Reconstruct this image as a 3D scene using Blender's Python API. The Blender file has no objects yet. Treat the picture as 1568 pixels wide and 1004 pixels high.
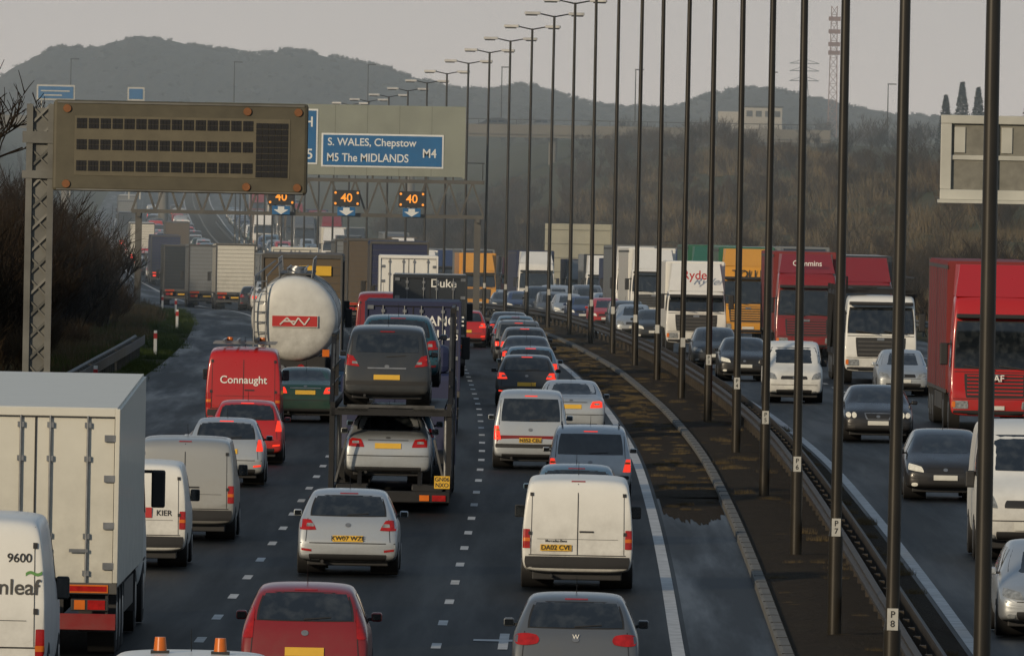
import bpy, bmesh, math, random
from mathutils import Vector, Matrix, Quaternion
from mathutils import noise as MN
from mathutils.bvhtree import BVHTree
R=random.Random(11)
sc=bpy.context.scene
COL=sc.collection

# ---------------------------------------------------------------- road alignment (world metres)
def herm(tab):
    xs=[t[0] for t in tab]; ys=[t[1] for t in tab]; n=len(xs)
    m=[0]*n
    for i in range(n):
        a=max(0,i-1); b=min(n-1,i+1); m[i]=(ys[b]-ys[a])/(xs[b]-xs[a])
    def f(x):
        if x<=xs[0]: return ys[0]+m[0]*(x-xs[0])
        if x>=xs[-1]: return ys[-1]
        lo=0
        while xs[lo+1]<x: lo+=1
        h=xs[lo+1]-xs[lo]; t=(x-xs[lo])/h
        return ((1+2*t)*(1-t)**2*ys[lo]+t*(1-t)**2*h*m[lo]+t*t*(3-2*t)*ys[lo+1]+t*t*(t-1)*h*m[lo+1])
    return f
ax=herm([(40,-2.0),(120,-1.52),(160,-1.28),(200,-1.05),(231,-.87),(266,-.73),(312,-.68),(362,-.88),(389,-1.08),(459,-1.75),(533,-2.9),(607,-4.5),(681,-6.6),(755,-9.1),(829,-12),(900,-15.1),(1000,-20),(1200,-29),(1500,-40),(1900,-52),(2400,-66),(3000,-80),(6000,-80)])
zr=herm([(40,0),(250,0),(300,0),(350,-.15),(400,-.4),(450,-.7),(500,-1.05),(550,-1.4),(607,-1.85),(681,-2.6),(755,-3.5),(829,-4.5),(900,-5.3),(1000,-6),(1200,-6.8),(1500,-7.2),(1900,-7.6),(2400,-7),(3000,0),(6000,6)])
def sstep(a,b,x):
    t=max(0,min(1,(x-a)/(b-a))); return t*t*(3-2*t)

# ---------------------------------------------------------------- materials
def nmat(name):
    m=bpy.data.materials.new(name); m.use_nodes=True
    return m,m.node_tree,m.node_tree.nodes['Principled BSDF']
def N(nt,t,**k):
    n=nt.nodes.new(t)
    for a,b in k.items(): setattr(n,a,b)
    return n
def mixc(nt,fac,a,b):
    n=N(nt,'ShaderNodeMix',data_type='RGBA')
    if hasattr(fac,'is_linked') or hasattr(fac,'links'): nt.links.new(fac,n.inputs[0])
    else: n.inputs[0].default_value=fac
    for v,i in ((a,6),(b,7)):
        if hasattr(v,'links'): nt.links.new(v,n.inputs[i])
        else: n.inputs[i].default_value=(*v,1)
    return n.outputs[2]
def math_(nt,op,a,b=0.0,clamp=False):
    n=N(nt,'ShaderNodeMath',operation=op,use_clamp=clamp)
    for v,i in ((a,0),(b,1)):
        if hasattr(v,'links'): nt.links.new(v,n.inputs[i])
        else: n.inputs[i].default_value=v
    return n.outputs[0]
def maprange(nt,v,a,b,c,d):
    n=N(nt,'ShaderNodeMapRange'); nt.links.new(v,n.inputs[0])
    for i,x in enumerate((a,b,c,d)): n.inputs[i+1].default_value=x
    return n.outputs[0]
def noise(nt,vec,scale,detail=4,rough=.55):
    n=N(nt,'ShaderNodeTexNoise'); n.inputs['Scale'].default_value=scale; n.inputs['Detail'].default_value=detail; n.inputs['Roughness'].default_value=rough
    nt.links.new(vec,n.inputs['Vector']); return n.outputs['Fac']
def simple(name,col,rough=.6,metal=0,var=.25,scale=4,spec=.5,emit=None,es=0,world=False):
    m,nt,b=nmat(name)
    if world:
        g=N(nt,'ShaderNodeNewGeometry'); f=noise(nt,g.outputs['Position'],scale)
    else:
        tc=N(nt,'ShaderNodeTexCoord'); f=noise(nt,tc.outputs['Object'],scale)
    f=maprange(nt,f,.3,.7,0,1)
    c2=tuple(c*(1-var) for c in col)
    nt.links.new(mixc(nt,f,col,c2),b.inputs['Base Color'])
    b.inputs['Roughness'].default_value=rough; b.inputs['Metallic'].default_value=metal
    b.inputs['Specular IOR Level'].default_value=spec
    if emit: b.inputs['Emission Color'].default_value=(*emit,1); b.inputs['Emission Strength'].default_value=es
    return m
def paint(name,col,metal=0,rough=.28,grime=.7,coat=.5,top=1.2):
    m,nt,b=nmat(name)
    tc=N(nt,'ShaderNodeTexCoord'); sp=N(nt,'ShaderNodeSeparateXYZ'); nt.links.new(tc.outputs['Object'],sp.inputs[0])
    h=maprange(nt,sp.outputs[2],.2,top,1,.16)
    n1=maprange(nt,noise(nt,tc.outputs['Object'],2.3,6,.65),.3,.72,.2,1)
    g=math_(nt,'MULTIPLY',math_(nt,'MULTIPLY',h,n1),grime,True)
    nt.links.new(mixc(nt,g,col,(.070,.062,.050)),b.inputs['Base Color'])
    nt.links.new(maprange(nt,g,0,.7,rough,.75),b.inputs['Roughness'])
    b.inputs['Metallic'].default_value=metal
    nt.links.new(maprange(nt,g,0,.4,coat,0),b.inputs['Coat Weight']); b.inputs['Coat Roughness'].default_value=.08
    return m
GLASS,nt,b=nmat('tinted_glass')
tc=N(nt,'ShaderNodeTexCoord'); f=noise(nt,tc.outputs['Object'],4.5,3)
nt.links.new(mixc(nt,maprange(nt,f,.45,.7,0,1),(.006,.008,.010),(.030,.034,.036)),b.inputs['Base Color'])
b.inputs['Roughness'].default_value=.06; b.inputs['Specular IOR Level'].default_value=1.0
BLACK=simple('black_plastic',(.016,.016,.017),.6)
TYRE=simple('tyre_rubber',(.012,.012,.012),.85)
RED=simple('red_lamp',(.40,.012,.01),.2,var=.4,scale=12)
REDLIT=simple('red_lamp_lit',(.6,.02,.01),.25,emit=(1,.05,.02),es=.9)
HEAD=simple('headlamp_glass',(.30,.32,.33),.12,var=.6,scale=14)
HEADLIT=simple('headlamp_lit',(.5,.5,.45),.2,var=.6,scale=16,emit=(1,.85,.60),es=.35)
PY=simple('plate_yellow',(.68,.40,.03),.5,var=.12)
PW=simple('plate_white',(.60,.60,.55),.5,var=.12)
CHROME=simple('alloy_metal',(.30,.31,.32),.35,metal=.7,var=.4)
AMBER=simple('amber_lamp',(.65,.15,.01),.3)
FRAME=simple('frame_grey',(.070,.068,.064),.6)
P_silver=paint('paint_silver',(.46,.49,.51),.6,.3,.5)
P_silver2=paint('paint_silver_beige',(.38,.38,.36),.5,.3,.7)
P_grey=paint('paint_grey',(.13,.142,.155),.5,.3,.5)
P_dark=paint('paint_dark_grey',(.038,.044,.050),.4,.26,.5)
P_black=paint('paint_black',(.008,.009,.012),.0,.18,.5)
P_blue=paint('paint_blue',(.018,.04,.12),.3,.26,.5)
P_lblue=paint('paint_light_blue',(.12,.21,.29),.4,.3,.5)
P_teal=paint('paint_teal',(.022,.09,.12),.4,.26,.3)
P_red=paint('paint_red',(.42,.010,.009),0,.26,.45)
P_dred=paint('paint_dark_red',(.21,.007,.008),0,.26,.5)
P_green=paint('paint_green',(.006,.048,.034),.2,.24,.5)
P_white=paint('paint_white',(.73,.73,.69),0,.38,.7,.25,1.6)
P_cream=paint('paint_cream',(.60,.59,.52),0,.5,.55,.15,3.2)
P_yellow=paint('paint_yellow',(.66,.30,.02),0,.35,.5)
P_tgreen=paint('paint_truck_green',(.02,.12,.065),0,.35,.5)
P_curtain_red=paint('curtain_red',(.18,.011,.011),0,.6,.5,0,2.5)
P_curtain_blue=paint('curtain_blue',(.010,.017,.062),0,.6,.3,0,2.5)
P_curtain_grey=paint('curtain_grey',(.16,.175,.185),0,.6,.5,0,3.0)
P_brown=paint('trailer_brown',(.09,.066,.040),0,.6,.4,0,2.5)
P_tank=paint('tank_white',(.64,.64,.60),0,.36,.95,.25,3.6)
SLOTS=[P_silver,GLASS,BLACK,TYRE,RED,HEAD,PY,PW,CHROME,AMBER,P_cream,FRAME]
INK_BLACK=simple('ink_black',(.02,.02,.02),.6,var=0)
INK_WHITE=simple('ink_white',(.72,.72,.68),.6,var=0)
INK_RED=simple('ink_red',(.42,.02,.02),.6,var=0)
INK_GREEN=simple('ink_green',(.10,.26,.07),.6,var=0)

# ---------------------------------------------------------------- mesh builder
class B:
    def __init__(s): s.v=[];s.f=[];s.m=[];s.s=[]
    def add(s,vs,fs,mat=0,sm=False):
        o=len(s.v); s.v+= [tuple(v) for v in vs]
        for f in fs: s.f.append([i+o for i in f]); s.m.append(mat); s.s.append(sm)
    def bm(s,bm,mat,sm=False):
        bm.verts.index_update()
        s.add([v.co for v in bm.verts],[[v.index for v in f.verts] for f in bm.faces],mat,sm); bm.free()
    def box(s,x0,x1,y0,y1,z0,z1,mat=0,c=0):
        bm=bmesh.new(); bmesh.ops.create_cube(bm,size=1)
        for v in bm.verts: v.co=Vector(((x0+x1)/2+v.co.x*(x1-x0),(y0+y1)/2+v.co.y*(y1-y0),(z0+z1)/2+v.co.z*(z1-z0)))
        if c>0: bmesh.ops.bevel(bm,geom=bm.edges[:],offset=c,segments=2,affect='EDGES',profile=.5)
        s.bm(bm,mat,False)
    def cyl(s,p0,p1,r0,r1=None,mat=0,n=16,sm=True,cap=True):
        if r1 is None:r1=r0
        p0=Vector(p0);p1=Vector(p1);d=(p1-p0).normalized()
        a=d.orthogonal().normalized();b_=d.cross(a)
        vs=[]
        for p,r in ((p0,r0),(p1,r1)):
            for i in range(n):
                t=2*math.pi*i/n; vs.append(p+a*math.cos(t)*r+b_*math.sin(t)*r)
        s.add(vs,[[i,(i+1)%n,n+(i+1)%n,n+i] for i in range(n)],mat,sm)
        if cap: s.add(vs[:n],[list(range(n))[::-1]],mat); s.add(vs[n:],[list(range(n))],mat)
    def beam(s,p0,p1,w,mat=0): s.cyl(p0,p1,w/2*1.2,None,mat,4,False)
    def mesh(s,name,mats=None):
        me=bpy.data.meshes.new(name); me.from_pydata(s.v,[],s.f)
        for m in (mats or SLOTS): me.materials.append(m)
        me.polygons.foreach_set('material_index',s.m); me.polygons.foreach_set('use_smooth',s.s); me.update()
        return me
    def obj(s,name,mats=None,parent=None):
        o=bpy.data.objects.new(name,s.mesh(name,mats)); COL.objects.link(o)
        if parent:o.parent=parent
        return o
def empty(name,loc=(0,0,0)):
    e=bpy.data.objects.new(name,None); e.location=loc; COL.objects.link(e); return e

def loft(st,lvl=2):
    vs=[]
    for y,zb,zk,zt,ws,wb,wt in st:
        c=min(.085,(zt-zk)*.4); W=max(ws,wb)
        h=[(0,zb),(ws*.86,zb),(ws*.985,zb+(zk-zb)*.10),(W,zb+(zk-zb)*.45),(W*.997,zk-(zk-zb)*.16),(wb*.985,zk),
           (wb+(wt-wb)*.55+.012,zk+(zt-c-zk)*.55),(wt+.01,zt-c),(wt-.055,zt-c*.28),(wt*.5,zt-c*.03),(0,zt)]
        ring=h+[(-x,z) for x,z in h[1:-1]][::-1]
        n=len(ring)
        vs+=[(x,y,z) for x,z in ring]
    fs=[]
    for k in range(len(st)-1):
        for i in range(n):
            j=(i+1)%n; fs.append([k*n+i,(k+1)*n+i,(k+1)*n+j,k*n+j])
    fs.append(list(range(n))); fs.append([ (len(st)-1)*n+i for i in range(n)][::-1])
    me=bpy.data.meshes.new('tmp'); me.from_pydata(vs,[],fs)
    o=bpy.data.objects.new('tmp',me); COL.objects.link(o)
    md=o.modifiers.new('s','SUBSURF'); md.levels=lvl; md.render_levels=lvl
    dg=bpy.context.evaluated_depsgraph_get(); e=o.evaluated_get(dg); em=e.to_mesh()
    V=[v.co.copy() for v in em.vertices]; F=[list(p.vertices) for p in em.polygons]
    e.to_mesh_clear(); bpy.data.objects.remove(o); bpy.data.meshes.remove(me)
    return V,F,BVHTree.FromPolygons(V,F)
def patch(Bd,bvh,face,q,mat,r=.2,off=.008,n=6,flip=False):
    pts=[]
    for j in range(n+1):
        for i in range(n+1):
            s=-1+2*i/n;t=-1+2*j/n
            s2=s*math.sqrt(1-r*t*t/2);t2=t*math.sqrt(1-r*s*s/2)
            a=(s2+1)/2;bb=(t2+1)/2
            p=[ (1-a)*(1-bb)*q[0][k]+a*(1-bb)*q[1][k]+a*bb*q[2][k]+(1-a)*bb*q[3][k] for k in (0,1)]
            if face=='R': o=Vector((p[0],-9,p[1]));d=Vector((0,1,0))
            elif face=='F': o=Vector((p[0],40,p[1]));d=Vector((0,-1,0))
            elif face=='SL': o=Vector((-9,p[0],p[1]));d=Vector((1,0,0))
            else: o=Vector((9,p[0],p[1]));d=Vector((-1,0,0))
            h=bvh.ray_cast(o,d)
            if h[0] is None:
                g=bvh.find_nearest(o+d*(9 if face!='F' else 36)); hp=g[0]
            else: hp=h[0]
            pts.append(hp-d*off)
    fs=[]
    for j in range(n):
        for i in range(n):
            a=j*(n+1)+i; fs.append([a,a+1,a+n+2,a+n+1])
    Bd.add(pts,fs,mat,True)
def trap(w0,z0,w1,z1): return [(-w0,z0),(w0,z0),(w1,z1),(-w1,z1)]
def mir(q): return [(-a,b_) for a,b_ in q]
def wheel(Bd,x,y,r,w,side):
    xo=x+side*w/2; xi=x-side*w/2
    Bd.cyl((xi,y,r),(xo-side*.02,y,r),r,r,3,20); Bd.cyl((xo-side*.02,y,r),(xo,y,r),r,r*.9,3,20)
    Bd.cyl((xo-side*.005,y,r),(xo+side*.006,y,r),r*.62,r*.55,8,14)
CARS={}
def make_car(key,st,L,feats,wh,wr=.31,mir_y=None,mir_z=.96,hw=.875,sx=1,sy=1,sz=1,extra=None,mirror_h=.12):
    V,F,bvh=loft(st); b=B(); b.add(V,F,0,True)
    for f in feats:
        face,q,mat=f[:3]; r=f[3] if len(f)>3 else .2; off=f[4] if len(f)>4 else .008
        if face=='M':
            patch(b,bvh,'R',q,mat,r,off); patch(b,bvh,'R',mir(q),mat,r,off)
        elif face=='MF':
            patch(b,bvh,'F',q,mat,r,off); patch(b,bvh,'F',mir(q),mat,r,off)
        elif face=='S':
            patch(b,bvh,'SL',q,mat,r,off); patch(b,bvh,'SR',q,mat,r,off)
        else: patch(b,bvh,face,q,mat,r,off)
    for y in wh:
        for s in (-1,1):
            b.cyl((s*.4,y,wr+.05),(s*(hw+.006),y,wr+.05),wr+.045,wr+.045,2,20)
            wheel(b,s*(hw-.085),y,wr,.21,s)
    b.box(-hw*.82,hw*.82,.22,L-.3,.17,.42,2,.02)
    if mir_y:
        mw=.075 if mirror_h<.2 else .09
        for s in (-1,1):
            xm=s*(hw+.075)
            b.box(xm-mw,xm+mw,mir_y-.06,mir_y+.07,mir_z,mir_z+mirror_h,0 if mirror_h<.2 else 2,.03)
            b.box(xm-mw+.015,xm+mw-.015,mir_y-.068,mir_y-.06,mir_z+.02,mir_z+mirror_h-.02,1)
            b.box(s*(hw-.05)-.06,s*(hw-.05)+.06,mir_y-.03,mir_y+.03,mir_z+.01,mir_z+.05,2)
    b.cyl((-.45,.0,.25),(-.45,.25,.25),.03,.03,2,8)
    b.cyl((.0,L*.36,st[7][3]-.02),(.0,L*.36-.25,st[7][3]+.22),.008,.004,2,4)
    if extra: extra(b)
    b.v=[(x*sx,y*sy,z*sz) for x,y,z in b.v]
    CARS[key]=(b.mesh(key),L*sy)
def frontfe(L,hl=None,ws=None,gr=.42,zg=.66):
    return [('F',ws or trap(.73,1.01,.61,1.39),1,.12),
        ('MF',hl or [(.46,.60),(.82,.66),(.80,.80),(.52,.73)],5,.3,.012),
        ('F',trap(gr,zg-.05,gr*.92,zg+.06),2,.15,.009),('F',trap(.56,.28,.60,.42),2,.15,.009),
        ('F',trap(.26,.44,.26,.55),7,0,.03),('F',trap(.05,zg-.03,.05,zg+.04),8,.9,.02),
        ('F',trap(.76,.565,.77,.58),2,0,.009),('MF',[(.60,.30),(.74,.30),(.74,.38),(.60,.38)],5,.8,.014)]
HATCH=[(0,.36,.50,.57,.80,.82,.76),(.035,.28,.58,.66,.86,.865,.80),(.12,.25,.75,.90,.875,.875,.80),(.18,.24,.88,1.02,.885,.875,.77),(.46,.23,.94,1.36,.885,.88,.69),(.62,.22,.95,1.455,.89,.88,.67),(.85,.22,.95,1.49,.89,.88,.665),(1.6,.20,.94,1.52,.89,.88,.66),(2.4,.20,.92,1.47,.89,.88,.65),(3.1,.20,.90,1.08,.89,.875,.72),(3.25,.20,.88,1.0,.89,.87,.73),(3.95,.25,.74,.84,.87,.85,.72),(4.12,.27,.62,.70,.82,.80,.70),(4.2,.34,.5,.57,.72,.72,.65)]
def hatch_feats(lamp=None,lampr=.25,plz=.60,extra=None): return [('R',trap(.70,1.04,.60,1.41),2,.14,.006),('R',trap(.67,1.055,.575,1.395),1,.14,.010),
  ('M',lamp or [(.55,.80),(.86,.80),(.845,.99),(.66,.985)],4,lampr,.012),('R',trap(.27,plz,.27,plz+.11),6,0,.02),('R',trap(.84,.565,.84,.583),2,0),('R',trap(.66,.24,.70,.38),2,.1),
  ('R',trap(.16,1.43,.16,1.45),4,0,.012),('R',trap(.05,.86,.05,.93),8,.9,.012),('M',[(.74,.60),(.752,.60),(.72,1.0),(.708,1.0)],2,0),('R',[(-.02,1.06),(.36,1.09),(.36,1.105),(-.02,1.08)],2,0,.02),
  ('M',[(.64,.42),(.82,.44),(.82,.48),(.64,.46)],4,.1,.01),
  ('S',[(.72,1.0),(1.5,.99),(1.5,1.38),(.92,1.38)],1,.1),('S',[(1.58,.99),(2.62,.97),(2.36,1.36),(1.58,1.39)],1,.1),
  ('S',[(1.53,.35),(1.545,.35),(1.545,.97),(1.53,.97)],2,0)]+(extra or [])+frontfe(4.2)
make_car('hatch',HATCH,4.2,hatch_feats(extra=[('M',[(.60,.86),(.74,.86),(.73,.92),(.62,.92)],5,.2,.016)]),(.75,3.35),mir_y=2.75)
make_car('hatch_small',HATCH,4.2,hatch_feats([(.70,.78),(.86,.78),(.84,1.04),(.74,1.04)],.12,.72),(.75,3.35),mir_y=2.75,sx=.95,sy=.9,sz=.97)
make_car('hatch_golf',HATCH,4.2,hatch_feats([(.50,.82),(.86,.80),(.85,.98),(.52,.97)],.75,.44),(.75,3.35),mir_y=2.75)
make_car('hatch_tall',HATCH,4.2,hatch_feats([(.72,.82),(.865,.82),(.755,1.28),(.70,1.18)],.15),(.75,3.35),mir_y=2.75,sz=1.07)
SAL=[(0,.34,.55,.62,.80,.82,.74),(.035,.27,.7,.82,.865,.865,.80),(.10,.25,.86,.99,.88,.87,.79),(.35,.23,.92,1.05,.885,.875,.77),(.8,.22,.95,1.09,.89,.88,.73),(1.2,.2,.95,1.36,.89,.88,.67),(1.5,.2,.95,1.44,.89,.88,.66),(2.3,.2,.94,1.47,.89,.88,.65),(2.8,.2,.93,1.40,.89,.88,.64),(3.4,.2,.91,1.07,.89,.875,.72),(3.55,.22,.88,.99,.89,.87,.73),(4.35,.25,.75,.86,.87,.85,.72),(4.52,.28,.62,.71,.82,.80,.70),(4.6,.34,.5,.57,.72,.72,.65)]
def sal_feats(): return [('R',trap(.68,1.10,.585,1.375),1,.16),('M',[(.48,.76),(.87,.78),(.855,.96),(.55,.93)],4,.2,.012),('M',[(.60,.84),(.74,.84),(.74,.89),(.60,.89)],5,.2,.016),('R',trap(.27,.74,.27,.85),6,0,.02),('R',trap(.84,.58,.84,.598),2,0),('R',trap(.66,.24,.70,.36),2,.1),('R',trap(.42,.90,.42,.925),8,.1,.012),('R',trap(.05,.94,.05,.98),8,.9,.012),
  ('S',[(1.1,1.0),(1.85,1.0),(1.85,1.36),(1.36,1.36)],1,.1),('S',[(1.92,1.0),(2.95,.99),(2.70,1.34),(1.92,1.37)],1,.1),('S',[(1.87,.35),(1.885,.35),(1.885,.98),(1.87,.98)],2,0)]+frontfe(4.6)
make_car('saloon',SAL,4.6,sal_feats(),(.95,3.7),mir_y=3.1)
def mercf():
    f=[x for x in sal_feats() if x[0]!='MF' and not(x[0]=='F' and x[2]==2 and x[1][0][0]==-.42)]
    return f+[('MF',[(.54,.62),(.66,.62),(.66,.78),(.54,.76)],5,1,.014),('MF',[(.68,.62),(.81,.64),(.81,.77),(.68,.77)],5,1,.014),('F',trap(.30,.58,.36,.76),8,.15,.010),('F',trap(.26,.60,.32,.74),2,.1,.018)]
make_car('saloon_lux',SAL,4.6,mercf(),(.95,3.7),mir_y=3.1,sx=1.04,sy=1.04)
MPV=[(0,.34,.52,.60,.80,.84,.78),(.035,.27,.7,.82,.87,.87,.83),(.09,.25,.92,1.06,.885,.88,.82),(.17,.24,1.02,1.42,.89,.88,.77),(.26,.23,1.03,1.66,.89,.88,.745),(.42,.22,1.03,1.76,.89,.88,.735),(1.2,.22,1.03,1.79,.89,.88,.73),(2.0,.2,1.02,1.80,.89,.88,.73),(2.8,.2,1.0,1.74,.89,.88,.71),(3.5,.2,.98,1.17,.89,.875,.75),(3.65,.22,.95,1.07,.89,.87,.75),(4.25,.25,.76,.88,.87,.85,.73),(4.42,.27,.62,.70,.82,.80,.70),(4.5,.34,.5,.57,.72,.72,.65)]
def mpv_feats(): return [('R',trap(.72,1.08,.66,1.60),1,.10),('M',[(.70,.66),(.875,.66),(.865,.98),(.77,.98)],4,.12,.012),('M',[(.74,.86),(.86,.86),(.86,.91),(.76,.91)],9,.1,.016),('R',trap(.27,.60,.27,.71),6,0,.02),('R',trap(.84,.48,.84,.57),2,.05,.009),('R',trap(.66,.24,.70,.34),2,.1),('R',[(-.02,1.10),(.38,1.13),(.38,1.145),(-.02,1.12)],2,0,.02),('R',trap(.05,.86,.05,.93),8,.9,.012),('M',[(.745,1.0),(.757,1.0),(.72,1.64),(.708,1.64)],2,0),('R',trap(.15,1.65,.15,1.67),4,0,.012),
  ('S',[(.5,1.08),(1.3,1.08),(1.3,1.60),(.58,1.60)],1,.1),('S',[(1.38,1.08),(2.2,1.07),(2.2,1.60),(1.38,1.62)],1,.1),('S',[(2.28,1.07),(3.1,1.05),(2.82,1.56),(2.28,1.6)],1,.1)]+frontfe(4.5,ws=trap(.74,1.12,.66,1.62))
make_car('mpv',MPV,4.5,mpv_feats(),(.85,3.6),mir_y=2.95,mir_z=1.05,sx=.97,sz=1.02)
def rails(b):
    for s in (-1,1): b.box(s*.62-.02,s*.62+.02,.6,2.9,1.80,1.83,2,.005)
make_car('estate',MPV,4.5,mpv_feats(),(.85,3.6),mir_y=2.95,mir_z=1.05,sz=.86,extra=rails)
def suv_lamps():
    f=[x for x in mpv_feats() if not(x[0]=='M' and x[2] in (4,9)) and not (x[0]=='R' and x[2]==1)]
    return f+[('R',trap(.66,1.20,.62,1.60),1,.12),('M',[(.56,.88),(.87,.92),(.86,1.16),(.70,1.12)],4,.15,.014),('M',[(.60,.94),(.72,.95),(.72,1.0),(.62,1.0)],5,.15,.018),('R',trap(.40,.84,.40,.87),8,.1,.014)]
make_car('suv',MPV,4.5,suv_lamps(),(.85,3.6),mir_y=2.95,mir_z=1.05,sz=.93)
VAN=[(0,.40,.60,.64,.88,.90,.84),(.025,.34,.85,.95,.94,.945,.90),(.05,.32,1.05,1.30,.95,.95,.895),(.085,.31,1.15,1.72,.957,.955,.87),(.14,.30,1.16,1.87,.96,.955,.855),(.3,.28,1.16,1.93,.96,.955,.85),(1.2,.27,1.16,1.95,.96,.955,.85),(2.2,.27,1.16,1.96,.96,.955,.85),(3.2,.27,1.14,1.91,.96,.955,.82),(3.95,.27,1.12,1.30,.96,.95,.81),(4.1,.28,1.08,1.18,.955,.945,.81),(4.55,.28,.92,1.03,.94,.93,.80),(4.72,.3,.75,.86,.9,.9,.78),(4.8,.36,.55,.64,.80,.80,.72)]
def van_feats(win=False,dark=True,lampz=(.72,1.05),plz=.52):
    f=[('R',trap(.008,.62,.008,1.84),2,0),('R',trap(.84,.60,.84,.615),2,0,.009),('M',[(.82,lampz[0]),(.945,lampz[0]),(.94,lampz[1]),(.825,lampz[1])],4,.06,.014),
       ('M',[(.82,lampz[0]+.12),(.945,lampz[0]+.12),(.945,lampz[0]+.18),(.82,lampz[0]+.18)],9,.05,.018),
       ('M',[(.80,.62),(.81,.62),(.795,1.84),(.785,1.84)],2,0),('R',[(.03,1.0),(.28,1.0),(.28,1.03),(.03,1.03)],2,.1,.014),('M',[(.77,1.62),(.83,1.62),(.83,1.68),(.77,1.68)],2,0,.02),('M',[(.79,.95),(.85,.95),(.85,1.01),(.79,1.01)],2,0,.02),
       ('R',trap(.70,.88,.70,.886),2,0,.008),
       ('S',[(3.0,1.2),(3.95,1.16),(3.55,1.70),(3.0,1.72)],1,.1),('S',[(1.6,.5),(1.612,.5),(1.612,1.8),(1.6,1.8)],2,0),('S',[(2.9,.5),(2.912,.5),(2.912,1.8),(2.9,1.8)],2,0),('R',trap(.12,1.87,.12,1.89),4,0,.012)]
    if dark: f.append(('R',trap(.90,.38,.92,.585),2,.1,.012))
    f.append(('R',[(-.64,plz+.16),(-.10,plz+.16),(-.10,plz+.27),(-.64,plz+.27)],6,0,.03) if plz>.5 else ('R',trap(.26,plz,.26,plz+.11),6,0,.03))
    if win: f+= [('R',[(.06,1.2),(.74,1.2),(.71,1.68),(.06,1.70)],1,.1),('R',mir([(.06,1.2),(.74,1.2),(.71,1.68),(.06,1.70)]),1,.1)]
    return f+frontfe(4.8,hl=[(.55,.74),(.90,.78),(.87,1.0),(.64,.92)],ws=trap(.83,1.26,.74,1.76),gr=.45,zg=.80)
make_car('van',VAN,4.8,van_feats(),(.95,3.75),.33,mir_y=3.35,mir_z=1.15,hw=.945,mirror_h=.22)
make_car('van_win',VAN,4.8,van_feats(True),(.95,3.75),.33,mir_y=3.35,mir_z=1.15,hw=.945,mirror_h=.22,sx=.93,sy=.9,sz=.95)
make_car('van_small',VAN,4.8,van_feats(False),(.95,3.75),.33,mir_y=3.35,mir_z=1.15,hw=.945,mirror_h=.22,sx=.94,sy=.9,sz=.97)
def bars(b):
    for y in (.5,1.8,3.0): b.box(-.8,.8,y,y+.05,2.02,2.06,8)
    for x in (-.55,-.2): b.box(x,x+.05,.1,3.4,2.07,2.12,8)
    b.cyl((.3,.1,2.1),(.3,3.3,2.1),.05,.05,2,8)
    for s in (-1,1):
        b.cyl((s*.42,3.1,1.98),(s*.42,3.1,2.14),.09,.07,9,10)
make_car('van_high',VAN,4.8,van_feats(False,True,(.62,.95),.4),(.95,3.75),.33,mir_y=3.35,mir_z=1.18,hw=.945,mirror_h=.24,sx=1.0,sy=1.12,sz=1.15,extra=bars)
make_car('van_tall',VAN,4.8,van_feats(False,False,(.45,.80),.55),(.95,3.75),.33,mir_y=3.35,mir_z=1.0,hw=.945,mirror_h=.24,sx=1.04,sy=1.15,sz=1.33)

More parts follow.
